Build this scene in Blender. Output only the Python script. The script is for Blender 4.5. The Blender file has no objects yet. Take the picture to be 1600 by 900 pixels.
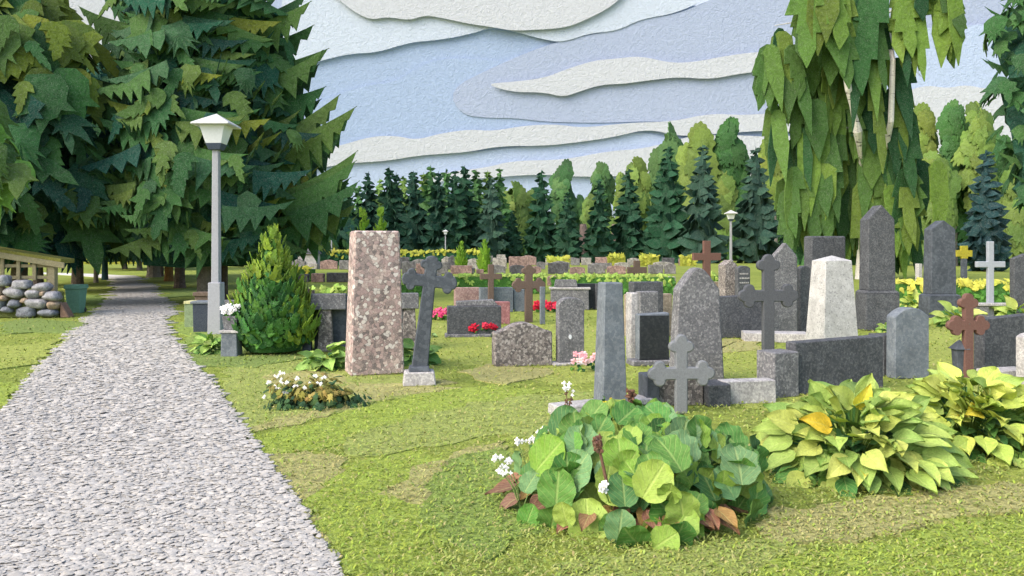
import bpy, math, random
import numpy as np
import bmesh
from mathutils import Vector, Matrix
from mathutils.geometry import tessellate_polygon

S = bpy.context.scene
COL = S.collection
F = 1244.0; EYE = 1.6; HY = 392.0
rnd = random.Random(11)
def dist(py): return EYE * F / (py - HY)
def at(px, Y, z=0.0): return Vector(((px - 800) * Y / F, Y, z))
def gp(px, py, z=0.0): return at(px, dist(py), z)
def zat(py, Y): return EYE - (py - HY) * Y / F
def lin(v):
    v = v / 255.0
    return v / 12.92 if v <= 0.04045 else ((v + 0.055) / 1.055) ** 2.4
def C(r, g, b, k=1.0): return (lin(r) * k, lin(g) * k, lin(b) * k)
def jit(c, a, r=rnd):
    k = 1 + r.uniform(-a, a)
    return tuple(max(0.0, v * k * (1 + r.uniform(-a, a) * 0.4)) for v in c)

# ---------------------------------------------------------------- objects
def tag(o, label=None, cat=None, group=None, kind=None):
    if label: o['label'] = label
    if cat: o['category'] = cat
    if group: o['group'] = group
    if kind: o['kind'] = kind
    return o
def thing(name, label, cat, loc=(0, 0, 0), rotz=0.0, group=None):
    o = bpy.data.objects.new(name, None); COL.objects.link(o)
    o.location = loc; o.rotation_euler = (0, 0, rotz); o.empty_display_size = 0.2
    return tag(o, label, cat, group)
def dup(root, loc, rotz=0.0, label=None, group=None, scale=1.0):
    r = root.copy(); COL.objects.link(r); r.location = loc; r.rotation_euler = (0, 0, rotz)
    r.scale = (scale, scale, scale)
    if label: r['label'] = label
    if group: r['group'] = group
    for ch in list(root.children):
        c = ch.copy(); COL.objects.link(c); c.parent = r
        for g in ch.children:
            d = g.copy(); COL.objects.link(d); d.parent = c
    return r
def link(name, me, mat, parent=None, loc=(0, 0, 0), rotz=0.0):
    me.materials.append(mat)
    o = bpy.data.objects.new(name, me); COL.objects.link(o)
    o.location = loc; o.rotation_euler = (0, 0, rotz)
    if parent: o.parent = parent
    return o

class MB:
    """collects geometry with a colour and a leaf coordinate per vertex"""
    def __init__(s): s.v = []; s.f = []; s.c = []; s.uv = []
    def add(s, verts, faces, col, uv=None):
        b = len(s.v)
        s.v += [tuple(p) for p in verts]
        s.f += [tuple(i + b for i in f) for f in faces]
        if isinstance(col, list): s.c += col
        else: s.c += [col] * len(verts)
        s.uv += uv if uv else [(0.0, 0.0)] * len(verts)
    def box(s, c, d, col=(1, 1, 1), rz=0.0, top=1.0):
        x, y, z = d[0] / 2, d[1] / 2, d[2] / 2
        vs = []
        for sz, k in ((-1, 1.0), (1, top)):
            for sx, sy in ((-1, -1), (1, -1), (1, 1), (-1, 1)):
                p = Vector((sx * x * k, sy * y * k, sz * z)); p.rotate(Matrix.Rotation(rz, 3, 'Z'))
                vs.append(p + Vector(c))
        s.add(vs, [(3, 2, 1, 0), (4, 5, 6, 7), (0, 1, 5, 4), (1, 2, 6, 5), (2, 3, 7, 6), (3, 0, 4, 7)], col)
    def tube(s, pts, rads, col=(1, 1, 1), n=7, cap=True):
        vs = []; fs = []
        for i, p in enumerate(pts):
            p = Vector(p)
            a = Vector(pts[max(0, i - 1)]); b = Vector(pts[min(len(pts) - 1, i + 1)])
            d = (b - a).normalized()
            u = d.orthogonal().normalized() if abs(d.z) < .9 else d.cross(Vector((0, 1, 0))).normalized()
            w = d.cross(u)
            for k in range(n):
                t = 2 * math.pi * k / n
                vs.append(p + (u * math.cos(t) + w * math.sin(t)) * rads[i])
        for i in range(len(pts) - 1):
            for k in range(n):
                a = i * n + k; b = i * n + (k + 1) % n
                fs.append((a, b, b + n, a + n))
        if cap:
            fs.append(tuple(range(n - 1, -1, -1))); m = (len(pts) - 1) * n
            fs.append(tuple(range(m, m + n)))
        s.add(vs, fs, col)
    def star(s, M, pts, th, col, bend=0.0, dome=0.0):
        """thick cut-out whose outline is star shaped about its origin"""
        n = len(pts); vs = []
        L = max(math.hypot(x, y) for x, y in pts) or 1
        for x, y in pts: vs.append(M @ Vector((x, y, -bend * (x * x + y * y) / L)))
        for x, y in pts: vs.append(M @ Vector((x, y, -bend * (x * x + y * y) / L - th)))
        vs.append(M @ Vector((0, 0, dome))); vs.append(M @ Vector((0, 0, -th)))
        fs = []
        for i in range(n):
            j = (i + 1) % n
            fs += [(2 * n, i, j), (i, i + n, j + n, j), (2 * n + 1, j + n, i + n)]
        s.add(vs, fs, col)
    def strip(s, M, pairs, th, col, bend=0.0):
        """thick cut-out given as pairs of opposite border points"""
        n = len(pairs); vs = []
        L = max(max(abs(a[0]), abs(a[1])) for a, b in pairs) or 1
        for dz in (0.0, -th):
            for a, b in pairs:
                for x, y in (a, b): vs.append(M @ Vector((x, y, dz - bend * (x * x + y * y) / L)))
        fs = []
        for i in range(n - 1):
            a, b, c, d = 2 * i, 2 * i + 1, 2 * i + 3, 2 * i + 2
            fs += [(a, b, c, d), (d + 2 * n, c + 2 * n, b + 2 * n, a + 2 * n),
                   (a, d, d + 2 * n, a + 2 * n), (c, b, b + 2 * n, c + 2 * n)]
        s.add(vs, fs, col)
    def mesh(s, name, smooth=False):
        me = bpy.data.meshes.new(name)
        me.from_pydata(s.v, [], s.f)
        a = me.attributes.new('Col', 'FLOAT_COLOR', 'POINT')
        arr = np.ones((len(s.v), 4), dtype=np.float32); arr[:, :3] = np.array(s.c, dtype=np.float32)
        a.data.foreach_set('color', arr.ravel())
        u = me.attributes.new('leaf', 'FLOAT2', 'POINT')
        u.data.foreach_set('vector', np.array(s.uv, dtype=np.float32).ravel())
        if smooth: me.polygons.foreach_set('use_smooth', [True] * len(me.polygons))
        me.update()
        return me
    def build(s, name, mat, parent=None, loc=(0, 0, 0), rotz=0.0, smooth=False):
        return link(name, s.mesh(name, smooth), mat, parent, loc, rotz)

# ---------------------------------------------------------------- materials
def newmat(name):
    m = bpy.data.materials.new(name); m.use_nodes = True
    nt = m.node_tree; b = nt.nodes['Principled BSDF']
    b.inputs['Roughness'].default_value = 0.92
    b.inputs['Specular IOR Level'].default_value = 0.12
    return m, nt, b
def N(nt, t, **k):
    n = nt.nodes.new(t)
    for a, v in k.items(): setattr(n, a, v)
    return n
def noise(nt, vec, scale, detail=4.0, dist_=0.0, rough=0.55):
    n = N(nt, 'ShaderNodeTexNoise')
    n.inputs['Scale'].default_value = scale; n.inputs['Detail'].default_value = detail
    n.inputs['Roughness'].default_value = rough; n.inputs['Distortion'].default_value = dist_
    nt.links.new(vec, n.inputs['Vector'])
    return n.outputs['Fac']
def ramp(nt, fac, stops, interp='LINEAR'):
    r = N(nt, 'ShaderNodeValToRGB'); r.color_ramp.interpolation = interp
    e = r.color_ramp.elements
    while len(e) > 1: e.remove(e[-1])
    e[0].position = stops[0][0]; e[0].color = (*stops[0][1], 1)
    for p, c in stops[1:]:
        q = e.new(p); q.color = (*c, 1)
    nt.links.new(fac, r.inputs['Fac'])
    return r.outputs['Color']
def g3(v): return (v, v, v)
def mix(nt, kind, fac, a, b):
    n = N(nt, 'ShaderNodeMix', data_type='RGBA', blend_type=kind)
    for sock, v in ((n.inputs['Factor'], fac), (n.inputs['A'], a), (n.inputs['B'], b)):
        if isinstance(v, (int, float)): sock.default_value = v
        elif isinstance(v, tuple): sock.default_value = (*v, 1)
        else: nt.links.new(v, sock)
    return n.outputs['Result']
def bump(nt, b, h, strength, d):
    n = N(nt, 'ShaderNodeBump'); n.inputs['Strength'].default_value = strength
    n.inputs['Distance'].default_value = d
    nt.links.new(h, n.inputs['Height']); nt.links.new(n.outputs['Normal'], b.inputs['Normal'])
def coords(nt): return N(nt, 'ShaderNodeTexCoord').outputs['Object']

def felt(name, col=None, cell=0.05, contrast=0.35, fleck=0.22, bmp=0.6, rough=0.92):
    """fibrous hand-made paper; cell = size in metres of its mottling; col None takes the piece's own colour"""
    m, nt, b = newmat(name); v = coords(nt)
    a = noise(nt, v, 1 / cell, 4, 1.2)
    f = noise(nt, v, 2.2 / cell, 2, 3.0)
    base = col
    if col is None:
        at_ = N(nt, 'ShaderNodeAttribute', attribute_name='Col'); base = at_.outputs['Color']
    sh = ramp(nt, a, [(0.25, g3(1 - contrast)), (0.75, g3(1 + contrast * .75))])
    c = mix(nt, 'MULTIPLY', 1.0, base, sh)
    fl = ramp(nt, f, [(0.55, g3(0)), (0.60, g3(1)), (0.64, g3(0))])
    lt = mix(nt, 'MIX', 0.5, c, (0.75, 0.78, 0.7))
    fm = N(nt, 'ShaderNodeMath', operation='MULTIPLY'); fm.inputs[1].default_value = fleck
    nt.links.new(fl, fm.inputs[0])
    c = mix(nt, 'MIX', fm.outputs[0], c, lt)
    nt.links.new(c, b.inputs['Base Color'])
    b.inputs['Roughness'].default_value = rough
    bump(nt, b, a, bmp, cell * 0.35)
    return m

def granite(name, cols, cell=0.03, dark=0.4, line=0.35, bmp=0.4, rough=0.75, pos=None, pebble=None):
    """chips of several colours with thin curled veins between them"""
    m, nt, b = newmat(name); v = coords(nt)
    w = N(nt, 'ShaderNodeVectorMath', operation='ADD')
    nz = N(nt, 'ShaderNodeTexNoise'); nz.inputs['Scale'].default_value = .8 / cell; nt.links.new(v, nz.inputs['Vector'])
    sc = N(nt, 'ShaderNodeVectorMath', operation='SCALE'); sc.inputs['Scale'].default_value = cell * .9
    nt.links.new(nz.outputs['Color'], sc.inputs[0]); nt.links.new(v, w.inputs[0]); nt.links.new(sc.outputs[0], w.inputs[1])
    vo = N(nt, 'ShaderNodeTexVoronoi'); vo.inputs['Scale'].default_value = 1 / cell
    nt.links.new(w.outputs[0], vo.inputs['Vector'])
    sp = N(nt, 'ShaderNodeSeparateColor'); nt.links.new(vo.outputs['Color'], sp.inputs[0])
    k = len(cols)
    c = ramp(nt, sp.outputs[0], [((pos[i] if pos else i / k), cc) for i, cc in enumerate(cols)], 'CONSTANT')
    e = N(nt, 'ShaderNodeTexVoronoi', feature='DISTANCE_TO_EDGE'); e.inputs['Scale'].default_value = 1 / cell
    nt.links.new(w.outputs[0], e.inputs['Vector'])
    ed = ramp(nt, e.outputs['Distance'], [(0.0, g3(1 - dark)), (0.10, g3(1))])
    c = mix(nt, 'MULTIPLY', 1.0, c, ed)
    f = noise(nt, v, 1.1 / cell, 3, 3.5)
    fl = ramp(nt, f, [(0.50, g3(0)), (0.54, g3(1)), (0.58, g3(0))])
    fm = N(nt, 'ShaderNodeMath', operation='MULTIPLY'); fm.inputs[1].default_value = line
    nt.links.new(fl, fm.inputs[0])
    c = mix(nt, 'MIX', fm.outputs[0], c, tuple(min(.8, x * 1.9 + .05) for x in cols[0]))
    if pebble:
        for sc_, th, pc in ((.42, .20, pebble[0]), (.62, .16, pebble[1])):
            pv = N(nt, 'ShaderNodeTexVoronoi'); pv.inputs['Scale'].default_value = sc_ / cell; nt.links.new(w.outputs[0], pv.inputs['Vector'])
            pr_ = ramp(nt, pv.outputs['Distance'], [(th, g3(1)), (th + .05, g3(0))])
            ring = ramp(nt, pv.outputs['Distance'], [(th + .02, g3(1)), (th + .06, g3(.55)), (th + .10, g3(1))])
            c = mix(nt, 'MULTIPLY', 1.0, c, ring); c = mix(nt, 'MIX', pr_, c, pc)
    big = noise(nt, v, .12 / cell, 3)
    c = mix(nt, 'MULTIPLY', 1.0, c, ramp(nt, big, [(0.3, g3(.8)), (0.7, g3(1.15))]))
    nt.links.new(c, b.inputs['Base Color'])
    b.inputs['Roughness'].default_value = rough
    h = N(nt, 'ShaderNodeMath', operation='ADD'); nt.links.new(e.outputs['Distance'], h.inputs[0]); nt.links.new(f, h.inputs[1])
    bump(nt, b, h.outputs[0], bmp, cell * .25)
    return m

def leafmat(name, cell, vein=0.25):
    """leaf blade with midrib and side veins taken from its own length/width coordinate"""
    m, nt, b = newmat(name)
    b.inputs['Roughness'].default_value = 0.6; b.inputs['Specular IOR Level'].default_value = 0.25
    v = coords(nt)
    at_ = N(nt, 'ShaderNodeAttribute', attribute_name='Col'); uv = N(nt, 'ShaderNodeAttribute', attribute_name='leaf')
    sx = N(nt, 'ShaderNodeSeparateXYZ'); nt.links.new(uv.outputs['Vector'], sx.inputs[0])
    au = N(nt, 'ShaderNodeMath', operation='ABSOLUTE'); nt.links.new(sx.outputs[0], au.inputs[0])
    t = N(nt, 'ShaderNodeMath', operation='MULTIPLY_ADD'); t.inputs[1].default_value = -0.45
    nt.links.new(au.outputs[0], t.inputs[0]); nt.links.new(sx.outputs[1], t.inputs[2])
    s1 = N(nt, 'ShaderNodeMath', operation='MULTIPLY'); s1.inputs[1].default_value = 38.0; nt.links.new(t.outputs[0], s1.inputs[0])
    s2 = N(nt, 'ShaderNodeMath', operation='SINE'); nt.links.new(s1.outputs[0], s2.inputs[0])
    vl = ramp(nt, s2.outputs[0], [(0.86, g3(0)), (1.0, g3(1))])
    mid = ramp(nt, au.outputs[0], [(0.03, g3(1)), (0.10, g3(0))])
    mx = mix(nt, 'LIGHTEN', 1.0, vl, mid)
    a = noise(nt, v, 1 / cell, 4, 1.5)
    c = mix(nt, 'MULTIPLY', 1.0, at_.outputs['Color'], ramp(nt, a, [(0.25, g3(.76)), (0.75, g3(1.22))]))
    fm = N(nt, 'ShaderNodeMath', operation='MULTIPLY'); fm.inputs[1].default_value = vein; nt.links.new(mx, fm.inputs[0])
    c = mix(nt, 'MIX', fm.outputs[0], c, C(196, 206, 130))
    nt.links.new(c, b.inputs['Base Color'])
    h = N(nt, 'ShaderNodeMath', operation='SUBTRACT'); nt.links.new(a, h.inputs[0]); nt.links.new(mx, h.inputs[1])
    bump(nt, b, h.outputs[0], .45, cell * .3)
    return m

# ---------------------------------------------------------------- outlines of cut leaves
def maple(r, size, lobes=5, spread=78, notch=0.42, base=0.5):
    pts = []
    angs = [-90 + spread * (2 * i / (lobes - 1) - 1) + r.uniform(-7, 7) for i in range(lobes)]
    for i, a in enumerate(angs):
        off = abs(a + 90) / 90.0
        ln = size * (1.0 - 0.38 * off) * r.uniform(.82, 1.12)
        st = spread / (lobes - 1)
        for da, k in ((-st * .55, .62), (0, 1.0), (st * .55, .62)):
            t = math.radians(a + da); pts.append((math.cos(t) * ln * k, math.sin(t) * ln * k))
        if i < lobes - 1:
            t = math.radians((a + angs[i + 1]) / 2); k = size * notch * r.uniform(.85, 1.15)
            pts.append((math.cos(t) * k, math.sin(t) * k))
    for a in (28, 62, 95, 125, 152):
        t = math.radians(a); k = size * base * r.uniform(.8, 1.15)
        pts.append((math.cos(t) * k, math.sin(t) * k))
    pts.sort(key=lambda p: math.atan2(p[1], p[0]))
    return pts
def blob(r, rx, ry, k=9, amp=.10, tip=0.25, n=44):
    ph = r.uniform(0, 6.28); ph2 = r.uniform(0, 6.28); pts = []
    for i in range(n):
        t = 2 * math.pi * i / n
        q = 1 + amp * (2 * abs(math.sin(k * t / 2 + ph)) - 1) + amp * .8 * math.sin(3 * t + ph2)
        if math.sin(t) < -.3: q *= 1 + tip * (((i * 5) % 4) / 3.0 - .4)
        pts.append((math.cos(t) * rx * q, math.sin(t) * ry * q))
    return pts
def comb(r, L, depth, rise=0.2, teeth=6):
    """branch spray along +x with teeth hanging from it"""
    pr = []; n = teeth * 2
    for i in range(n + 1):
        t = i / n; x = L * t
        top = rise * L * t * t + depth * .12 * (1 - t)
        d = depth * (1 - t) ** .7 * (.55 + .45 * min(1, t * 4)) * r.uniform(.85, 1.15)
        low = top - (d * 1.25 if i % 2 else d * .55) - .01
        pr.append(((x, top), (x - (.12 * depth if i % 2 else 0) + (.25 * L / n if i % 2 else 0), low)))
    pr.append(((L * 1.03, rise * L * 1.06), (L * 1.03, rise * L * 1.06 - .012)))
    return pr
def drape(r, L, w, teeth=2):
    """hanging streamer: its border steps in below each tooth"""
    pr = [((-w * .25, 0), (w * .25, 0)), ((-w * .75, -L * .08), (w * .75, -L * .08))]
    y = .08; seg = .92 / (teeth + 1)
    wl = wr = 1.0
    for k in range(teeth):
        y1 = y + seg * r.uniform(.7, 1.1)
        pr.append(((-w * wl * r.uniform(.95, 1.15), -L * y1), (w * wr * r.uniform(.95, 1.15), -L * y1)))
        if r.random() < .5: wl *= .55
        else: wr *= .55
        pr.append(((-w * wl * .75, -L * (y1 - .015)), (w * wr * .75, -L * (y1 - .015))))
        y = y1
    ym = y + (1 - y) * .45
    pr.append(((-w * wl * .8, -L * ym), (w * wr * .8, -L * ym)))
    pr.append(((-w * .02, -L), (w * .02, -L)))
    return pr
def frame(p, n, up=(0, 0, 1), roll=0.0):
    n = Vector(n).normalized(); up = Vector(up)
    y = up - n * up.dot(n)
    if y.length < 1e-4: y = n.orthogonal()
    y.normalize(); x = y.cross(n)
    if roll:
        c, s = math.cos(roll), math.sin(roll); x, y = x * c + y * s, y * c - x * s
    return Matrix(((x.x, y.x, n.x, p[0]), (x.y, y.y, n.y, p[1]), (x.z, y.z, n.z, p[2]), (0, 0, 0, 1)))
EXPO = 1.1
# ================================================================ world, sun, camera
sun_dir = Vector((-0.60, -0.44, 0.67)).normalized()
W_ = bpy.data.worlds.new("World"); S.world = W_; W_.use_nodes = True
nt = W_.node_tree; bg = nt.nodes['Background']
sk = nt.nodes.new('ShaderNodeTexSky'); sk.sky_type = 'NISHITA'; sk.sun_disc = False
sk.sun_elevation = math.asin(sun_dir.z); sk.sun_rotation = math.atan2(sun_dir.x, sun_dir.y)
sk.dust_density = 4.0; sk.ozone_density = 0.6; sk.air_density = 1.0
nt.links.new(sk.outputs[0], bg.inputs['Color']); bg.inputs['Strength'].default_value = 0.15
sl = bpy.data.lights.new('sun', 'SUN'); sl.energy = .65; sl.angle = math.radians(45); sl.color = (1, .985, .965)
so = bpy.data.objects.new('sun', sl); COL.objects.link(so)
so.rotation_euler = sun_dir.to_track_quat('Z', 'Y').to_euler()
cd = bpy.data.cameras.new('camera'); co = bpy.data.objects.new('camera', cd); COL.objects.link(co)
cd.sensor_width = 36; cd.lens = 36 * F / 1600; cd.shift_y = -(450 - HY) / 1600; cd.clip_start = .05; cd.clip_end = 3000
co.location = (0, 0, EYE); co.rotation_euler = (math.radians(90), 0, 0); S.camera = co
S.view_settings.view_transform = 'Standard'; S.view_settings.look = 'None'
S.view_settings.exposure = EXPO; S.view_settings.gamma = 1

# ================================================================ sky: layered paper clouds on a dome wall
SKYD = 215.0
def skymat(name, col, emit=0.0):
    col = tuple(v * .84 for v in col)
    m = felt(name, col, cell=1.0, contrast=.10, fleck=.16, bmp=.8)
    b = m.node_tree.nodes['Principled BSDF']
    b.inputs['Emission Color'].default_value = (*col, 1); b.inputs['Emission Strength'].default_value = emit
    return m
SKE = 0.04
mb = MB(); vs = []; fs = []; R_ = 290.0; n = 40
for i in range(n + 1):
    t = math.radians(-75 + 150 * i / n)
    for z in (-3, 140): vs.append((R_ * math.sin(t), R_ * math.cos(t), z))
for i in range(n): fs.append((2 * i, 2 * i + 2, 2 * i + 3, 2 * i + 1))
mb.add(vs, fs, (1, 1, 1))
tag(mb.build('sky', skymat('sky_paper', C(197, 210, 230), SKE)), kind='structure')
def densify(pts, step, r, amp):
    out = []
    for i, p in enumerate(pts):
        q = pts[(i + 1) % len(pts)]
        L = math.hypot(q[0] - p[0], q[1] - p[1]); k = max(1, int(L / step))
        for j in range(k):
            t = j / k
            out.append((p[0] + (q[0] - p[0]) * t + (r.uniform(-amp, amp) if j else 0), p[1] + (q[1] - p[1]) * t + (r.uniform(-amp, amp) if j else 0)))
    return out
def smooth(pts, it=2):
    for _ in range(it):
        o = []
        for i, p in enumerate(pts):
            q = pts[(i + 1) % len(pts)]
            o += [(p[0] * .75 + q[0] * .25, p[1] * .75 + q[1] * .25), (p[0] * .25 + q[0] * .75, p[1] * .25 + q[1] * .75)]
        pts = o
    return pts
def slab(outline, th, axis='y', bev=0.0):
    """mesh of an outline in x,z extruded along +y (or x,y extruded down z)"""
    me = bpy.data.meshes.new('slab'); bm = bmesh.new()
    vv = [bm.verts.new((x, 0, z) if axis == 'y' else (x, z, 0)) for x, z in outline]
    f = bm.faces.new(vv)
    r = bmesh.ops.extrude_face_region(bm, geom=[f])
    d = (0, th, 0) if axis == 'y' else (0, 0, -th)
    bmesh.ops.translate(bm, verts=[g for g in r['geom'] if isinstance(g, bmesh.types.BMVert)], vec=d)
    bmesh.ops.triangulate(bm, faces=[f for f in bm.faces if len(f.verts) > 4])
    bmesh.ops.recalc_face_normals(bm, faces=bm.faces[:])
    bm.to_mesh(me); bm.free()
    return me
cm = {k: skymat('cloud_' + k, c, SKE) for k, c in (('white', C(199, 204, 213)), ('pale', C(198, 210, 228)),
      ('blue', C(164, 184, 216)), ('lavender', C(169, 182, 209)), ('light', C(180, 197, 226)))}
clouds = [
 ('blue', [(380, 130), (510, 92), (545, 85), (575, 80), (640, 66), (690, 60), (740, 50), (800, 30), (1000, 10), (1800, 10), (1800, 215), (1000, 235), (800, 240), (380, 260)]),
 ('light', [(380, 262), (540, 250), (700, 238), (860, 226), (1000, 205), (1060, 220), (1800, 200), (1800, 330), (380, 330)]),
 ('blue', [(460, 175), (520, 150), (570, 133), (620, 128), (660, 100), (700, 90), (760, 93), (860, 105), (960, 150), (1800, 150), (1800, 195), (1000, 200), (760, 215), (460, 235)]),
 ('lavender', [(700, 140), (770, 105), (840, 75), (900, 58), (960, 48), (1010, 28), (1060, 22), (1120, -6), (1800, -40), (1800, 170), (1040, 190), (850, 190), (720, 180)]),
 ('pale', [(440, -60), (1130, -60), (1115, -8), (1060, 20), (1000, 30), (965, 48), (920, 52), (880, 66), (850, 62), (800, 48), (768, 42), (740, 52), (690, 62), (640, 66), (590, 82), (545, 84), (505, 94), (440, 110)]),
 ('white', [(380, 262), (470, 240), (530, 228), (580, 213), (620, 212), (650, 219), (690, 208), (735, 202), (770, 205), (820, 196), (870, 194), (910, 200), (980, 192), (1050, 190), (1110, 177), (1160, 180), (1800, 170), (1800, 205), (1150, 207), (1060, 213), (1012, 201), (960, 214), (905, 222), (850, 228), (780, 228), (730, 238), (660, 242), (600, 252), (555, 254), (500, 262), (380, 290)]),
 ('white', [(640, 290), (700, 268), (760, 262), (800, 251), (880, 250), (950, 236), (1010, 232), (1070, 214), (1800, 215), (1800, 300), (1010, 272), (900, 276), (840, 272), (760, 278), (700, 282)]),
 ('white', [(757, 131), (800, 128), (850, 122), (885, 108), (930, 94), (960, 92), (1000, 87), (1050, 99), (1090, 96), (1130, 88), (1180, 81), (1260, 78), (1330, 92), (1250, 108), (1150, 116), (1110, 124), (1060, 120), (1010, 126), (975, 131), (940, 132), (905, 143), (880, 152), (850, 144), (800, 144)]),
 ('white', [(500, -60), (1010, -60), (975, -8), (950, 14), (900, 38), (875, 44), (845, 46), (800, 48), (768, 42), (738, 38), (700, 30), (665, 23), (640, 32), (605, 26), (580, 31), (555, 20), (525, -4), (500, -30)]),
 ('light', [(1230, 120), (1330, 96), (1400, 70), (1430, 46), (1520, 40), (1800, 0), (1800, 160), (1560, 150), (1400, 190), (1300, 160)]),
 ('white', [(1380, 170), (1420, 140), (1450, 133), (1480, 138), (1510, 132), (1545, 140), (1580, 130), (1640, 125), (1780, 110), (1780, 300), (1380, 300)]),
 ('white', [(-300, -60), (160, -60), (240, -50), (300, 40), (330, 120), (300, 160), (60, 160), (-300, 200)]),
]
cr = random.Random(5)
for i, (k, pts) in enumerate(clouds):
    Y = SKYD + 8 - i * .3
    pp = smooth(densify(pts, 42, cr, 3.2), 2)
    me = slab([((x - 800) * Y / F, EYE + (HY - y) * Y / F) for x, y in pp], .2)
    tag(link('cloud', me, cm[k], None, (0, Y, 0)), kind='structure')

# ================================================================ ground
GRASS = C(128, 146, 52)
gm = felt('lawn_felt', C(142, 155, 74), cell=.09, contrast=.45, fleck=.3, bmp=.9)
nt = gm.node_tree; b = nt.nodes['Principled BSDF']; src = b.inputs['Base Color'].links[0].from_socket
big = noise(nt, coords(nt), .55, 3, .8)
tint = ramp(nt, big, [(.32, C(200, 212, 175)), (.45, C(228, 232, 205)), (.55, C(240, 242, 218)), (.72, C(255, 246, 226))])
nt.links.new(mix(nt, 'MULTIPLY', .75, src, tint), b.inputs['Base Color'])
mb = MB(); n = 64; vs = [(0, 60, 0)]; fs = []
rings = [6, 20, 60, 150, 320, 900]
for R_ in rings:
    for i in range(n): vs.append((R_ * math.cos(2 * math.pi * i / n), 60 + R_ * math.sin(2 * math.pi * i / n), 0))
for i in range(n): fs.append((0, 1 + i, 1 + (i + 1) % n))
for k in range(len(rings) - 1):
    for i in range(n):
        a, c = 1 + k * n + i, 1 + k * n + (i + 1) % n
        fs.append((a, a + n, c + n, c))
mb.add(vs, fs, (1, 1, 1)); tag(mb.build('ground', gm), kind='structure')

def jag(a, b, k, r, amp):
    out = []
    for i in range(k):
        t = i / k; nx, ny = -(b[1] - a[1]), b[0] - a[0]; L = math.hypot(nx, ny) or 1
        o = r.uniform(-amp, amp) if i else 0
        out.append((a[0] + (b[0] - a[0]) * t + nx / L * o, a[1] + (b[1] - a[1]) * t + ny / L * o))
    return out
PL = [(-2.1, 1.2), (-3.0, 3.0)] + [tuple(gp(x, y)[:2]) for x, y in ((0, 648), (46, 590), (100, 537), (138, 500), (162, 478), (173, 455), (181, 437))]
PR = [(-.05, 1.2)] + [tuple(gp(x, y)[:2]) for x, y in ((535, 900), (505, 850), (462, 780), (420, 722), (385, 672), (340, 610), (300, 565), (268, 528), (258, 508), (275, 486), (250, 462), (236, 447), (222, 435))]
pr_ = random.Random(3); edge = []
PATH_POLY = [(PL[i]) for i in range(len(PL))] + PR[::-1]
full = PL + PR[::-1]
for i, p in enumerate(full):
    q = full[(i + 1) % len(full)]; Ym = (p[1] + q[1]) / 2
    L = math.hypot(q[0] - p[0], q[1] - p[1]); st = max(.05, .011 * Ym)
    edge += jag(p, q, max(1, int(L / st)), pr_, .013 * Ym)
pm = felt('gravel_bed', C(178, 175, 170), cell=.05, contrast=.4, fleck=.3, bmp=1.0)
tag(link('path', slab(edge, .05, 'z'), pm, None, (0, 0, .02)), kind='structure')
bend = [tuple(gp(x, y)[:2]) for x, y in ((181, 436.5), (222, 434.5), (212, 431.5), (185, 430.6), (150, 428.6), (60, 426), (60, 428), (130, 431.5))]
tag(link('path', slab(bend, .05, 'z'), felt('far_gravel', C(206, 204, 200), cell=.3, contrast=.2), None, (0, 0, .03)), kind='structure')

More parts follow.
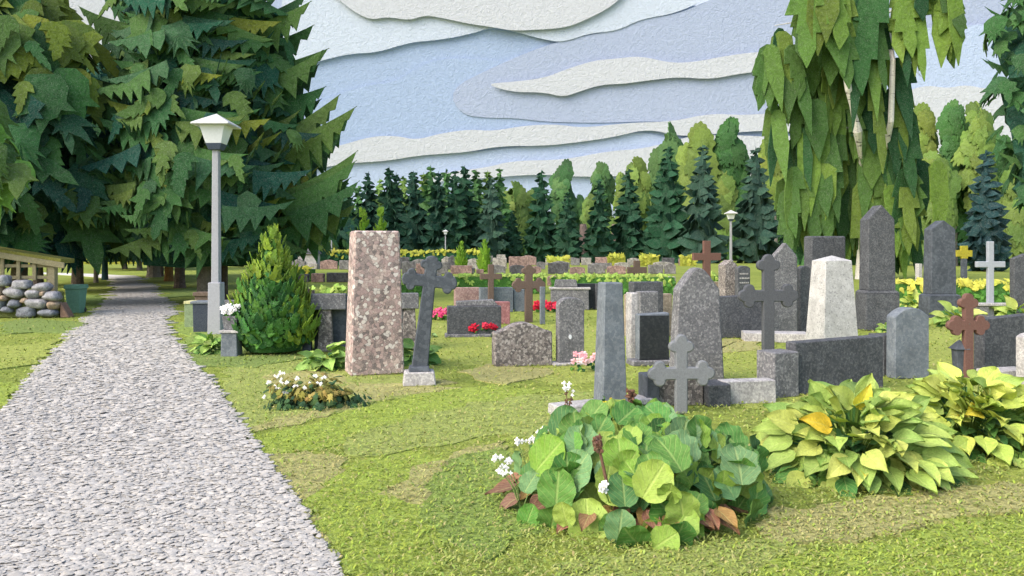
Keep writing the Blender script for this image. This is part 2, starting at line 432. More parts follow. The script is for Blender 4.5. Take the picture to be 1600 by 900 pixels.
# felt lawn patches, each cut with its own border
tones = {'bright': C(142, 160, 66), 'green': C(126, 147, 70), 'mid': C(145, 157, 82), 'tan': C(160, 158, 100), 'pale': C(160, 164, 84), 'deep': C(118, 138, 70), 'lemon': C(149, 160, 76)}
pm_ = {k: felt('lawn_' + k, c, cell=.07, contrast=.42, fleck=.35, bmp=.9) for k, c in tones.items()}
patches = [
 ('lemon', [(640, 500), (760, 512), (900, 505), (1000, 520), (1010, 590), (860, 600), (690, 560), (640, 530)]),
 ('lemon', [(1080, 520), (1200, 545), (1330, 560), (1360, 600), (1200, 640), (1060, 600)]),
 ('lemon', [(1400, 470), (1560, 470), (1640, 520), (1560, 620), (1420, 590)]),
 ('mid', [(360, 560), (480, 565), (640, 590), (690, 605), (560, 640), (440, 660), (392, 678), (340, 606)]),
 ('tan', [(410, 590), (470, 580), (540, 590), (560, 600), (440, 606)]),
 ('tan', [(508, 607), (560, 599), (640, 600), (722, 606), (700, 613), (612, 620), (552, 640), (470, 664), (398, 676), (392, 668), (460, 650), (560, 618)]),
 ('bright', [(400, 682), (470, 668), (560, 640), (640, 618), (760, 604), (860, 610), (740, 640), (640, 660), (560, 690), (470, 706), (412, 712)]),
 ('mid', [(540, 690), (650, 650), (790, 622), (930, 610), (930, 690), (780, 680), (640, 704), (560, 716)]),
 ('tan', [(412, 716), (480, 706), (545, 718), (530, 750), (480, 790), (520, 850), (500, 850), (452, 770)]),
 ('bright', [(500, 760), (560, 722), (660, 704), (700, 724), (640, 770), (700, 820), (690, 900), (540, 900), (480, 800)]),
 ('tan', [(590, 775), (640, 740), (720, 706), (790, 690), (800, 720), (740, 750), (760, 800), (640, 790)]),
 ('green', [(700, 720), (780, 700), (840, 740), (860, 820), (760, 880), (690, 840), (660, 790)]),
 ('tan', [(714, 582), (768, 569), (862, 577), (850, 590), (792, 602), (742, 594)]),
 ('tan', [(1094, 540), (1130, 530), (1196, 534), (1196, 547), (1140, 552), (1096, 556)]),
 ('tan', [(640, 590), (690, 594), (716, 600), (650, 606)]),
 ('deep', [(290, 545), (350, 540), (480, 560), (400, 576), (300, 575)]),
 ('tan', [(1190, 800), (1300, 790), (1470, 768), (1640, 752), (1700, 800), (1500, 806), (1340, 850), (1200, 850)]),
 ('bright', [(1180, 880), (1320, 860), (1500, 815), (1680, 810), (1720, 940), (1150, 940)]),
 ('mid', [(860, 890), (980, 868), (1180, 846), (1260, 862), (1160, 900), (1000, 960), (850, 950)]),
 ('deep', [(0, 505), (60, 498), (140, 506), (110, 522), (0, 522)]),
 ('lemon', [(-60, 548), (40, 540), (96, 530), (60, 570), (-60, 590)]),
 ('bright', [(-200, 600), (20, 600), (36, 606), (4, 640), (-200, 680)]),
 ('green', [(280, 505), (330, 500), (360, 520), (330, 540), (290, 540)]),
 ('lemon', [(225, 436), (330, 438), (320, 448), (240, 446)]),
 ('deep', [(250, 452), (330, 452), (330, 462), (262, 466)]),
 ('lemon', [(100, 446), (168, 446), (166, 456), (100, 458)]),
 ('green', [(100, 462), (164, 462), (150, 482), (100, 490)]),
]
gpatch = []
for i, (k, pts) in enumerate(patches):
    w = [tuple(gp(x, y)[:2]) for x, y in pts]
    Ym = sum(p[1] for p in w) / len(w)
    w = densify(w, .02 * Ym, pr_, .012 * Ym)
    gpatch.append((k, w))
    tag(link('lawn_patch', slab(w, .03, 'z'), pm_[k], None, (0, 0, .004 + .0008 * i)), kind='structure')

def inside(p, poly):
    x, y = p; c = False; j = len(poly) - 1
    for i in range(len(poly)):
        xi, yi = poly[i]; xj, yj = poly[j]
        if (yi > y) != (yj > y) and x < (xj - xi) * (y - yi) / (yj - yi) + xi: c = not c
        j = i
    return c
pboxes = [(k, w, min(p[0] for p in w), max(p[0] for p in w), min(p[1] for p in w), max(p[1] for p in w)) for k, w in gpatch]
def lawn_tone(x, y):
    t = 'mid'
    for k, w, x0, x1, y0, y1 in pboxes:
        if x0 <= x <= x1 and y0 <= y <= y1 and inside((x, y), w): t = k
    return t
# gravel chips
r = random.Random(21); mb = MB()
for i in range(110000):
    Y = 1 / r.uniform(1 / 30.0, 1 / 3.2) if r.random() < .75 else r.uniform(3.3, 14)
    x = r.uniform(-8.5 if Y > 6 else -6, .1) if Y < 15 else r.uniform(-16, -6)
    if not inside((x, Y), PATH_POLY): continue
    sz = (.0065 + .0017 * Y) * r.choice((.5, .7, .8, 1, 1, 1.2, 1.9)) * r.uniform(.8, 1.2) if Y < 14 else .036 * r.uniform(.7, 1.4)
    k = r.randint(6, 8); ph = r.uniform(0, 6); asp = r.uniform(.7, 1)
    pts = [(math.cos(ph + 2 * math.pi * j / k) * sz * r.uniform(.8, 1.15), math.sin(ph + 2 * math.pi * j / k) * sz * asp * r.uniform(.8, 1.15)) for j in range(k)]
    pts.sort(key=lambda p: math.atan2(p[1], p[0]))
    M = frame((x, Y, .024 + r.uniform(0, .22) * sz), (r.gauss(0, .09), r.gauss(0, .09), 1), (r.uniform(-1, 1), 1, 0))
    g = r.uniform(.85, 1.12); cc = r.choice(((180, 177, 171), (185, 181, 174), (176, 174, 170), (189, 185, 178), (170, 168, 164)))
    mb.star(M, pts, sz * .10, C(*cc, k=g), 0, sz * .12)
tag(mb.build('gravel', felt('gravel_chip', None, cell=.03, contrast=.18, fleck=.25, bmp=.35)), kind='stuff')
# short felted blades of the lawn
r = random.Random(22); mb = MB()
for i in range(80000):
    Y = 1 / r.uniform(1 / 24.0, 1 / 3.6)
    x = r.uniform(-.70, .72) * Y
    if inside((x, Y), PATH_POLY): continue
    L = (.014 + .0028 * Y) * r.uniform(.6, 1.5); w = L * r.uniform(.10, .2)
    a = r.uniform(0, 6.283); el = r.uniform(.05, .55)
    d = Vector((math.cos(a) * math.cos(el), math.sin(a) * math.cos(el), math.sin(el))); s_ = Vector((-math.sin(a), math.cos(a), 0)) * w
    p = Vector((x, Y, .012 if Y > 12 else .02)); bow = Vector((0, 0, L * .15)); sw = s_ * r.uniform(-2, 2)
    k = lawn_tone(x, Y); c = tones[k]
    q = r.random()
    if q < .14: c = tones['tan']
    elif q < .30: c = tones['bright']
    elif q < .44: c = tones['green']
    elif q < .52: c = tones['mid']
    mb.add([p - s_ * .6, p + s_ * .6, p + d * L * .5 + s_ + bow + sw * .3, p + d * L * .5 - s_ + bow + sw * .3, p + d * L + sw], [(0, 1, 2, 3), (3, 2, 4)], jit(c, .2, r))
tag(mb.build('grass', felt('grass_blade', None, cell=.05, contrast=.15, fleck=.1, bmp=.2)), kind='stuff')
# ================================================================ stone and metal
M = {}
M['conglom'] = granite('pink_conglomerate', [C(172, 150, 146), C(150, 136, 132), C(196, 178, 170), C(120, 112, 110), C(182, 160, 154), C(214, 208, 202), C(160, 146, 140)], cell=.046, dark=.4, line=.42, pos=[0, .2, .42, .56, .68, .84, .93], pebble=(C(214, 206, 198), C(196, 180, 172)))
M['slate'] = granite('dark_slate', [C(82, 88, 96), C(76, 82, 90), C(90, 96, 104)], cell=.05, dark=.12, line=.14, bmp=.35)
M['slateblue'] = granite('blue_slate', [C(112, 120, 128), C(104, 112, 121), C(120, 127, 134)], cell=.03, dark=.14, line=.25, bmp=.35)
M['granite'] = granite('grey_granite', [C(116, 117, 120), C(98, 99, 103), C(140, 140, 142), C(108, 108, 112)], cell=.022, dark=.3, line=.5)
M['granitedark'] = granite('dark_granite', [C(84, 87, 92), C(74, 77, 82), C(98, 100, 104)], cell=.022, dark=.25, line=.32)
M['speckle'] = granite('speckled_granite', [C(128, 122, 120), C(96, 92, 92), C(172, 166, 162), C(112, 106, 104), C(150, 142, 138)], cell=.03, dark=.4, line=.45)
M['light'] = granite('pale_granite', [C(176, 174, 174), C(160, 158, 158), C(192, 190, 188)], cell=.022, dark=.22, line=.2)
M['white'] = granite('white_granite', [C(192, 192, 190), C(184, 184, 183), C(199, 199, 198), C(156, 156, 156)], cell=.018, dark=.22, line=.1, pos=[0, .4, .7, .94])
M['black'] = granite('polished_black', [C(50, 54, 57), C(46, 50, 54), C(56, 60, 63)], cell=.03, dark=.12, line=.12, bmp=.15, rough=.45)
M['tan'] = granite('tan_stone', [C(158, 144, 126), C(146, 134, 118), C(170, 158, 140)], cell=.03, dark=.25, line=.3)
M['pink'] = granite('pink_granite', [C(160, 132, 128), C(146, 120, 116), C(172, 148, 142)], cell=.035, dark=.28, line=.35)
M['red'] = granite('red_granite', [C(166, 116, 118), C(152, 104, 106), C(178, 132, 132)], cell=.035, dark=.25, line=.3)
M['rust'] = felt('rusty_iron', C(112, 82, 74), cell=.02, contrast=.25, fleck=.3, bmp=.4)
M['brown'] = felt('brown_iron', C(104, 88, 80), cell=.03, contrast=.22, fleck=.3, bmp=.4)
M['iron'] = felt('grey_cast_iron', C(126, 130, 135), cell=.02, contrast=.2, fleck=.3, bmp=.35)
M['darkiron'] = felt('dark_cast_iron', C(84, 87, 93), cell=.03, contrast=.2, fleck=.22, bmp=.35)
M['paleiron'] = felt('pale_painted_iron', C(158, 164, 174), cell=.03, contrast=.15, fleck=.2, bmp=.3)
M['post'] = felt('galvanised_post', C(158, 161, 168), cell=.03, contrast=.16, fleck=.3, bmp=.3)
M['lampwhite'] = felt('lamp_glass', C(222, 226, 232), cell=.06, contrast=.06, fleck=.05, bmp=.15)
M['lamproof'] = felt('lamp_roof', C(196, 197, 199), cell=.04, contrast=.12, fleck=.3, bmp=.25)
M['lampcollar'] = felt('lamp_collar', C(74, 84, 102), cell=.04, contrast=.15)

def prism(outline, depth, tpd=0.0, bev=.012, wob=0.0, seed=0):
    me = bpy.data.meshes.new('prism'); bm = bmesh.new(); r = random.Random(seed)
    H_ = max(z for x, z in outline) or 1
    def yy(z, s): return s * depth / 2 * (1 - tpd * z / H_)
    a = [bm.verts.new((x, yy(z, -1), z)) for x, z in outline]
    b_ = [bm.verts.new((x, yy(z, 1), z)) for x, z in outline]
    bm.faces.new(a); bm.faces.new(b_[::-1]); k = len(a)
    for i in range(k): bm.faces.new((a[i], b_[i], b_[(i + 1) % k], a[(i + 1) % k]))
    bmesh.ops.recalc_face_normals(bm, faces=bm.faces[:])
    sharp = [e for e in bm.edges if len(e.link_faces) == 2 and e.calc_face_angle(0) > .5]
    if bev: bmesh.ops.bevel(bm, geom=sharp, offset=bev, segments=1, affect='EDGES', clamp_overlap=True)
    if wob:
        for v in bm.verts: v.co += Vector((r.uniform(-wob, wob), r.uniform(-wob, wob), 0))
    bmesh.ops.triangulate(bm, faces=[f for f in bm.faces if len(f.verts) > 4])
    bm.to_mesh(me); bm.free(); return me
def frustum(W0, D0, W1, D1, H_, cap=None, ch=0.0, bev=.01, off=0.0):
    me = bpy.data.meshes.new('frustum'); bm = bmesh.new()
    lo = [bm.verts.new((sx * W0 / 2, sy * D0 / 2, 0)) for sx, sy in ((-1, -1), (1, -1), (1, 1), (-1, 1))]
    hi = [bm.verts.new((sx * W1 / 2, sy * D1 / 2, H_)) for sx, sy in ((-1, -1), (1, -1), (1, 1), (-1, 1))]
    bm.faces.new(lo[::-1])
    for i in range(4): bm.faces.new((lo[i], lo[(i + 1) % 4], hi[(i + 1) % 4], hi[i]))
    if cap == 'pyr':
        t = bm.verts.new((off, 0, H_ + ch))
        for i in range(4): bm.faces.new((hi[i], hi[(i + 1) % 4], t))
    else: bm.faces.new(hi)
    bmesh.ops.recalc_face_normals(bm, faces=bm.faces[:])
    if bev: bmesh.ops.bevel(bm, geom=bm.edges[:], offset=bev, segments=1, affect='EDGES', clamp_overlap=True)
    bm.to_mesh(me); bm.free(); return me
def profile(kind, W, H_, tp=1.0, rise=.12, skew=0.0):
    h = W / 2; t = h * tp
    if kind == 'flat': return [(-h, 0), (h, 0), (t, H_ + skew), (-t, H_ - skew)]
    if kind == 'gable':
        s = H_ - rise; ts = h + (t - h) * s / H_
        return [(-h, 0), (h, 0), (ts, s), (0, H_), (-ts, s)]
    if kind == 'arch':
        s = H_ - rise; o = [(-h, 0), (h, 0)]
        for i in range(13):
            q = math.pi * i / 12; x = math.cos(q); o.append((t * x, s + rise * math.sin(q) ** .8 if rise > .3 * W else s + rise * (1 - x * x)))
        return o
    if kind == 'ogee':
        s = H_ - rise; o = [(-h, 0), (h, 0), (t, s), (t * .93, s + rise * .05)]
        for i in range(1, 12):
            q = i / 12; x = .86 * (1 - 2 * q)
            o.append((t * x, s + rise * (.10 + .90 * math.cos(x * math.pi / 2) ** 1.6)))
        o += [(-t * .93, s + rise * .05), (-t, s)]
        return o
    if kind == 'hump':
        s = H_ - rise; o = [(-h, 0), (h, 0), (t, s)]
        for i in range(1, 14):
            x = 1 - 2 * i / 14; o.append((t * x, s + rise * (.5 + .5 * math.cos(x * math.pi)) ** .8))
        o.append((-t, s)); return o
YAW = math.radians(13)
GROUPROW = {}
def place(xl, xr, yt, yb, side=None, yaw=YAW, D=None):
    Y0 = dist(yb); xc = (xl + xr) / 2; az = math.atan((xc - 800) / F)
    k = Y0 * math.cos(az) / F; a = yaw + az
    sd = side if side is not None else 0
    if D is None: D = max(.12, min(.6, sd * k / max(.12, abs(math.sin(a))))) if side else .22
    Yc = Y0 + D / 2
    k = Yc * math.cos(az) / F
    wpx = (xr - xl) * k - D * abs(math.sin(a)) * (.9 if side is None else 1)
    W = max(.1, wpx / math.cos(a))
    H_ = zat(yt, Yc)
    return at(xc, Yc, 0), W, D, H_
def stone(name, label, cat, xl, xr, yt, yb, mat, prof='flat', side=None, tp=1.0, tpd=0.0, rise=None, yaw=YAW, skew=0.0, D=None, base=None, group=None, bev=.012, lean=0.0, pyr=None):
    """base = (xl, xr, ytop, material): a plinth under the stone"""
    mat = M[mat]
    p, W, D, H_ = place(xl, xr, yt, yb, side, yaw, D)
    k = p.y / F
    rs = rise * k if rise else .12
    if base:
        root = thing(name, label, cat, p, yaw, group)
        bl, br, bt, bm_ = base
        hb = zat(bt, p.y); Wb = (br - bl) / (xr - xl) * W
        Db = D + (Wb - W) * .7
        link('plinth', frustum(Wb, Db, Wb * .965, Db * .965, hb, bev=.014), M[bm_], root)
        z0 = hb
    else: root = None; z0 = 0
    hh = H_ - z0
    if pyr is not None: me = frustum(W, D, W * tp, D * tp, hh - rs, 'pyr', rs, bev, 0)
    else: me = prism(profile(prof, W, hh, tp, rs, skew * k), D, tpd, bev, .002, int(xl * 7 + yb))
    if lean: me.transform(Matrix.Rotation(lean, 4, 'Y'))
    if root:
        link('headstone' if 'obelisk' not in name else 'shaft', me, mat, root, (0, 0, z0 - .002)); return root
    o = link(name, me, mat, None, p, yaw); tag(o, label, cat, group); return o

# ---------------------------------------------------------------- crosses
def bud_arm(w, e, ra, re, a, n=40):
    """outline of a trefoil arm end, for an arm along +z of half width w; e = distance of the bud centre"""
    circ = [(-a, 0, ra), (a, 0, ra), (0, re, re)]
    out = []
    for i in range(n + 1):
        t = math.radians(138 - 276 * i / n); d = (math.sin(-t), math.cos(t)); best = min(w * 1.5, w / max(.4, abs(d[0])))
        for cx, cz, r_ in circ:
            bq = d[0] * cx + d[1] * cz; cq = cx * cx + cz * cz - r_ * r_; q = bq * bq - cq
            if q > 0: best = max(best, bq + math.sqrt(q))
        out.append((d[0] * best, e + d[1] * best))
    return out
def cross_outline(w, top, arm, foot, za, bud=None, wf=None):
    """w half width; za height of the arm centre line; bud=(side radius, end radius, side offset) or None"""
    def arm_pts(L):
        if bud: return bud_arm(w, L, *bud)
        return [(-w, L), (w, L)]
    pts = []
    for ang, L in ((0, top), (-90, arm), (None, None), (90, arm)):
        if ang is None:
            pts += [(wf or w, -foot), (-(wf or w), -foot), (-w, -w)]; continue
        c, s = math.cos(math.radians(ang)), math.sin(math.radians(ang))
        q = [(x * c - z * s, x * s + z * c) for x, z in arm_pts(L)]
        pts += q
        pts.append({0: (w, w), -90: (w, -w), 90: (-w, w)}[ang])
    out = [(x, z + za) for x, z in pts]
    # order: up arm left->right, right arm top->bottom, foot, left arm bottom->top
    return out
def cross(name, label, xc, yt, ya, yb, arml, armr, wpx, mat, bud=None, depth=.07, yaw=YAW, lean=0.0, base=None, group=None, wf=None, z0=0.0, ins=False):
    Y = dist(yb) + .05; k = Y * math.cos(math.atan((xc - 800) / F)) / F; kz = Y / F
    ca = math.cos(yaw + math.atan((xc - 800) / F))
    w = wpx / 2 * k
    root = thing(name, label, 'cross', at(xc, Y, 0), yaw, group)
    if base:
        bw, bt, bm_ = base; z0 = zat(bt, Y)
        link('plinth', frustum(bw * k, bw * k * .8, bw * k * .9, bw * k * .7, z0, bev=.015), M[bm_], root)
    za = zat(ya, Y) - z0; top = (ya - yt) * kz; arm = (armr - arml) / 2 * k / ca
    b = None
    if bud:
        r_ = bud * kz; b = (r_ * .95, r_, w + r_ * .12)
        top -= r_ * 2.0; arm -= r_ * 2.0
    o = cross_outline(w, top, arm, za, za, b, (wf * k / 2) if wf else None)
    me = prism(o[::-1], depth, 0, min(.012, w * .2), 0)
    if lean: me.transform(Matrix.Rotation(lean, 4, 'Y'))
    link('cross_body', me, M[mat], root, (0, 0, z0 - .002))
    return root, Y, z0, k

# ================================================================ foreground graves
stone('monolith', 'tall tapering monolith of pink pebbly conglomerate beside the leaning dark cross', 'gravestone', 538, 632, 361, 587, 'conglom', 'flat', side=11, tp=.83, tpd=.15, bev=.02, yaw=math.radians(20))
rt, Y, z0, k = cross('grave_cross', 'dark slate cross with rounded ends leaning right on a pale stone plinth', 655, 398, 438, 602, 626, 713, 19, 'slate', bud=7.2, depth=.13, lean=math.radians(6.5), base=(52, 579, 'light'), wf=26, yaw=math.radians(8))
link('foot', frustum(34 * k, .24, 30 * k, .2, .06, bev=.008), M['slate'], rt, (0, 0, z0 - .001))
stone('gravestone', 'low wide speckled headstone with a gently humped top on tan grass', 'gravestone', 768, 863, 503, 573, 'speckle', 'hump', side=6, rise=15, bev=.015)
o = stone('gravestone', 'narrow tall speckled headstone with an arched top and a pale oval badge', 'gravestone', 868, 913, 464, 571, 'granite', 'arch', side=5, rise=14, base=(852, 918, 565, 'light'))
mb = MB(); mb.star(frame((0, 0, 0), (0, -1, 0)), [(math.cos(t * .524) * .022, math.sin(t * .524) * .034) for t in range(12)], .012, (.7, .7, .66))
hs = [c for c in o.children if c.name.startswith('headstone')][0]; D_ = max(abs(v.co.y) for v in hs.data.vertices)
mb.build('badge', M['lampwhite'], o, (-.02, -D_ - .004, .40))
stone('obelisk', 'plain tapering blue grey slate pillar rising behind the round leaved plants', 'gravestone', 926, 981, 441, 656, 'slateblue', 'flat', side=16, tp=.72, tpd=.3, bev=.01, yaw=math.radians(14))
stone('gravestone', 'large grey granite headstone with a curved shouldered top behind the small budded cross', 'gravestone', 1043, 1132, 418, 600, 'granite', 'ogee', side=11, tp=.80, rise=32, bev=.015, yaw=math.radians(10))
cross('grave_cross', 'small grey iron cross with trefoil ends among the round leaves', 1064, 522, 583, 648, 1011, 1115, 20, 'iron', bud=9.5, depth=.06, yaw=math.radians(6))
# plot under the small cross
t = thing('grave_plinth', 'low block plinth of speckled and dark granite behind the small trefoil cross', 'plinth', gp(1078, 640) + Vector((0, .25, 0)), math.radians(8))
k = t.location.y / F
link('side_block', frustum(20 * k, .3, 20 * k, .3, zat(583, t.location.y), bev=.008), M['slate'], t, (-58 * k, 0, 0))
link('centre_block', frustum(76 * k, .22, 76 * k, .22, zat(582, t.location.y), bev=.008), M['speckle'], t, (-10 * k, .06, 0))
link('end_block', frustum(36 * k, .34, 36 * k, .34, zat(598, t.location.y), bev=.008), M['granitedark'], t, (47 * k, 0, 0))
def kerb(name, label, a, b, h, th, mat, cat='kerb', group=None):
    a = gp(*a); b = gp(*b); d = b - a; L = d.length; rz = math.atan2(d.y, d.x)
    o = link(name, frustum(L, th, L - .01, th - .012, h, bev=.008), M[mat], None, (a + b) / 2, rz)
    return tag(o, label, cat, group)
kerb('grave_kerb', 'pale granite kerb running behind the blue grey slate pillar', (866, 651), (1010, 636), .11, .28, 'light')
kerb('grave_kerb', 'pale granite ledge between the dark end block and the stone wall pillar', (1126, 630), (1206, 627), .24, .2, 'light')
o = stone('gravestone', 'square black polished slab in a grey frame standing on a low kerb', 'gravestone', 992, 1046, 489, 571, 'slateblue', 'flat', side=6, skew=1.2, yaw=math.radians(8), base=(984, 1066, 561, 'granite'))
hs = [c for c in o.children if c.name.startswith('headstone')][0]; bb = [v.co for v in hs.data.vertices]; hw = max(v.x for v in bb); hz = max(v.z for v in bb); hy = max(v.y for v in bb)
link('polished_face', prism(profile('flat', hw * 1.86, hz * .93, 1, 0), .02, 0, .003), M['black'], o, (0, -hy - .008, hs.location.z + .01))
stone('gravestone', 'worn pale pillar left of the black polished slab', 'gravestone', 978, 997, 457, 562, 'light', 'flat', D=.2)
stone('gravestone', 'square grey granite block stacked above the black polished slab', 'gravestone', 993, 1029, 455, 546, 'granite', 'flat', D=.2)
stone('gravestone', 'wide grey headstone with flat ledge left of the large shouldered headstone', 'gravestone', 982, 1036, 440, 532, 'granitedark', 'flat', D=.25)
stone('gravestone', 'tan stone slab half hidden left of the large shouldered headstone', 'gravestone', 975, 1050, 459, 526, 'tan', 'flat', D=.18)
stone('gravestone', 'wide dark granite wall stone behind the tall dark trefoil cross', 'gravestone', 1108, 1192, 462, 528, 'granitedark', 'flat', D=.25, skew=1)
cross('grave_cross', 'tall dark iron cross with trefoil ends standing before a pointed speckled stone', 1200, 397, 462, 566, 1154, 1247, 19, 'darkiron', bud=8.6, depth=.09, yaw=math.radians(4))
kerb('grave_kerb', 'pale granite step under the pointed speckled stone', (1160, 532), (1262, 534), .16, .5, 'light')
stone('gravestone', 'pointed speckled granite headstone behind the tall dark trefoil cross', 'gravestone', 1203, 1247, 378, 522, 'granite', 'gable', side=2, rise=22, bev=.03)
stone('gravestone', 'slim dark headstone with a rounded top left of the white obelisk', 'gravestone', 1244, 1266, 415, 519, 'granitedark', 'arch', D=.16, rise=5)
stone('gravestone', 'broad grey block headstone with a pale flat top behind the white obelisk', 'gravestone', 1255, 1322, 369, 508, 'granitedark', 'flat', side=13, bev=.03, yaw=math.radians(12))
o = stone('obelisk', 'white granite obelisk with a low pyramid cap', 'gravestone', 1256, 1343, 399, 556, 'white', side=32, tp=.72, rise=8, pyr=True, yaw=math.radians(14), bev=.006)
def obelisk(label, xl, xr, yt, ysh, yp, yb, side, bl, br, mat, basemat, yaw=math.radians(2)):
    Y = dist(yb); az = math.atan(((xl + xr) / 2 - 800) / F); k = Y * math.cos(az) / F; a = yaw + az
    D = side * k / abs(math.sin(a)); Yc = Y + D * .6; k = Yc * math.cos(az) / F
    W = ((xr - xl) * k - D * abs(math.sin(a))) / math.cos(a)
    root = thing('obelisk', label, 'gravestone', at((bl + br) / 2, Yc), yaw)
    hp = zat(yp, Yc); q = (br - bl) / (xr - xl)
    pl_ = link('plinth', frustum(W * q, D * q, W * q * .99, D * q * .99, hp * .93, bev=.015), M[basemat], root)
    link('moulding', frustum(W * q, D * q, W * 1.06, D * 1.06, hp * .07, bev=.006), M[mat], pl_, (0, 0, hp * .93 - .002))
    hs = zat(ysh, Yc) - hp; ht = zat(yt, Yc) - hp
    me = prism(profile('gable', W, ht, .93, ht - hs), D, .07, .015)
    link('shaft', me, M[mat], root, (0, 0, hp - .004))
obelisk('tallest dark obelisk with a gabled tip and a lichened pale side', 1337, 1395, 320, 343, 453, 517, 15, 1335, 1406, 'granitedark', 'granitedark')
obelisk('dark tapering obelisk with a sloping tip standing among yellow hostas', 1441, 1494, 344, 358, 459, 497, 14, 1434, 1502, 'slate', 'slate')
stone('gravestone', 'grey granite headstone with an arched top behind the yellow green hosta', 'gravestone', 1384, 1452, 480, 592, 'slateblue', 'arch', side=15, rise=14, yaw=math.radians(10), bev=.015)
stone('gravestone', 'dark granite block peeping out left of the arched grey headstone', 'gravestone', 1357, 1410, 522, 588, 'granitedark', 'flat', D=.3, bev=.008)
# long slab with pillar
t = thing('grave_wall', 'long dark granite slab with a squat granite pillar at its left end', 'gravestone', gp(1222, 622) + Vector((0, .15, 0)), math.radians(22))
k = t.location.y / F
link('pillar', frustum(.34, .30, .34, .30, zat(548, t.location.y), bev=.012), M['granite'], t)
me = prism([(0, 0), (1.30, 0), (1.30, .61), (0, .585)], .16, 0, .01); link('slab', me, M['granitedark'], t, (.175, .0, 0))
rt, Y, z0, k = cross('grave_cross', 'rust brown iron cross with budded ends before a long dark slab', 1512, 458, 508, 592, 1480, 1545, 17, 'rust', bud=7.6, depth=.07, yaw=math.radians(6))
mb = MB(); mb.star(frame((0, 0, 0), (0, -1, 0)), [(math.cos(t_ * .785) * .012, math.sin(t_ * .785) * .012) for t_ in range(8)], .02, (.1, .06, .05))
mb.build('rivet', M['brown'], rt, (0, -.038, zat(506, Y)))
cross('grave_cross', 'pale blue grey plain cross left of the dark stone at the right edge', 1547, 377, 413, 497, 1526, 1571, 11, 'paleiron', depth=.1, yaw=math.radians(0))
stone('gravestone', 'dark headstone with a slanted top at the right edge of the view', 'gravestone', 1577, 1625, 396, 490, 'granitedark', 'gable', side=8, rise=8, yaw=0)
me = prism([(0, 0), (1.3, 0), (1.3, .78), (0, .70)], .18, 0, .012)
tag(link('grave_wall', me, M['granitedark'], None, at(1529, 10.6), math.radians(14)), 'long dark granite slab sloping upward behind the rust brown cross', 'gravestone')
stone('gravestone', 'pale speckled stone cut off by the right edge of the view', 'gravestone', 1588, 1634, 521, 604, 'light', 'arch', D=.2, rise=6)
kerb('grave_kerb', 'pale kerb behind the rust brown cross', (1540, 596), (1600, 592), .14, .3, 'light')
t = thing('grave_table', 'low pale table stone on short legs behind the pale blue grey cross', 'bench', gp(1553, 497), math.radians(0)); k = t.location.y / F
link('table_top', frustum(60 * k, .35, 60 * k, .35, .06, bev=.008), M['light'], t, (0, 0, .30))
for sx in (-1, 1): link('leg', frustum(14 * k, .28, 14 * k, .28, .301, bev=.006), M['granite'], t, (sx * 20 * k, 0, 0))
t = thing('grave_lantern', 'small dark grave lantern standing left of the rust brown cross', 'lantern', gp(1499, 590)); k = t.location.y / F
link('lantern_body', frustum(.10, .10, .14, .14, zat(545, t.location.y), bev=.006), M['slate'], t)
link('lantern_roof', frustum(.19, .19, .06, .06, .09, 'pyr', .03, .004), M['slate'], t, (0, 0, zat(545, t.location.y) - .002))
# middle distance, left to right
t = thing('grave_wall', 'dark grave wall with pale lintel blocks and square pillars behind the pink monolith', 'gravestone', at(568, 12.9), math.radians(9)); k = 12.9 / F
link('back_slab', frustum(150 * k, .22, 150 * k, .22, zat(463, 12.9), bev=.01), M['slate'], t, (0, .12, 0))
for sx in (-53, 70):
    link('lintel', frustum(54 * k if sx < 0 else 30 * k, .26, 54 * k if sx < 0 else 30 * k, .26, 24 * k, bev=.01), M['granite'], t, (sx * k, -.10, zat(482, 12.9)))
for sx in (-57, 71): link('pillar', frustum(24 * k, .2, 17 * k, .2, zat(482, 12.9) + .002, bev=.01), M['speckle'], t, (sx * k, -.09, 0))
link('post', frustum(13 * k, .25, 13 * k, .25, zat(459, 12.9), bev=.01), M['slate'], t, (-85 * k, -.04, 0))
t = thing('gravestone', 'wide dark polished headstone with a raised top and red flowers before it', 'gravestone', gp(740, 527) + Vector((0, .15, 0)), math.radians(6)); k = t.location.y / F; Yq = t.location.y
link('headstone', prism([(-42 * k, 0), (42 * k, 0), (42 * k, zat(482, Yq)), (-42 * k, zat(482, Yq))], .26, 0, .012), M['granitedark'], t, (0, 0, .05))
link('raised_top', prism([(-28 * k, 0), (38 * k, 0), (30 * k, .12), (-28 * k, .09)], .22, 0, .01), M['granite'], t, (0, .03, zat(482, Yq) + .048))
link('plinth', frustum(92 * k, .36, 90 * k, .34, .06, bev=.01), M['granite'], t)
stone('gravestone', 'red granite headstone behind the wide dark polished headstone', 'gravestone', 752, 797, 471, 507, 'red', 'flat', D=.2, skew=-.5)
stone('gravestone', 'rosy granite slab left of the thin brown cross', 'gravestone', 709, 749, 449, 486, 'pink', 'flat', D=.2)
stone('gravestone', 'long blue grey slab behind the thin brown cross', 'gravestone', 748, 802, 449, 488, 'slateblue', 'flat', D=.2)
cross('grave_cross', 'thin plain brown cross before the long blue grey slab', 767, 413, 432, 489, 750, 784, 9, 'brown', depth=.09)
stone('gravestone', 'grey squarish headstone left of the brown budded cross', 'gravestone', 800, 822, 452, 487, 'slateblue', 'flat', D=.2)
cross('grave_cross', 'rust brown cross with small budded ends and a thick shaft between grey slabs', 826, 413, 445, 504, 800, 852, 12, 'brown', bud=5, depth=.1)
stone('grave_post', 'thin blue grey post right of the brown budded cross', 'post', 843, 852, 448, 507, 'slateblue', 'flat', D=.08)
t = thing('gravestone', 'stepped grey headstone with a projecting ledge behind the narrow speckled headstone', 'gravestone', gp(890, 484), 0); k = t.location.y / F
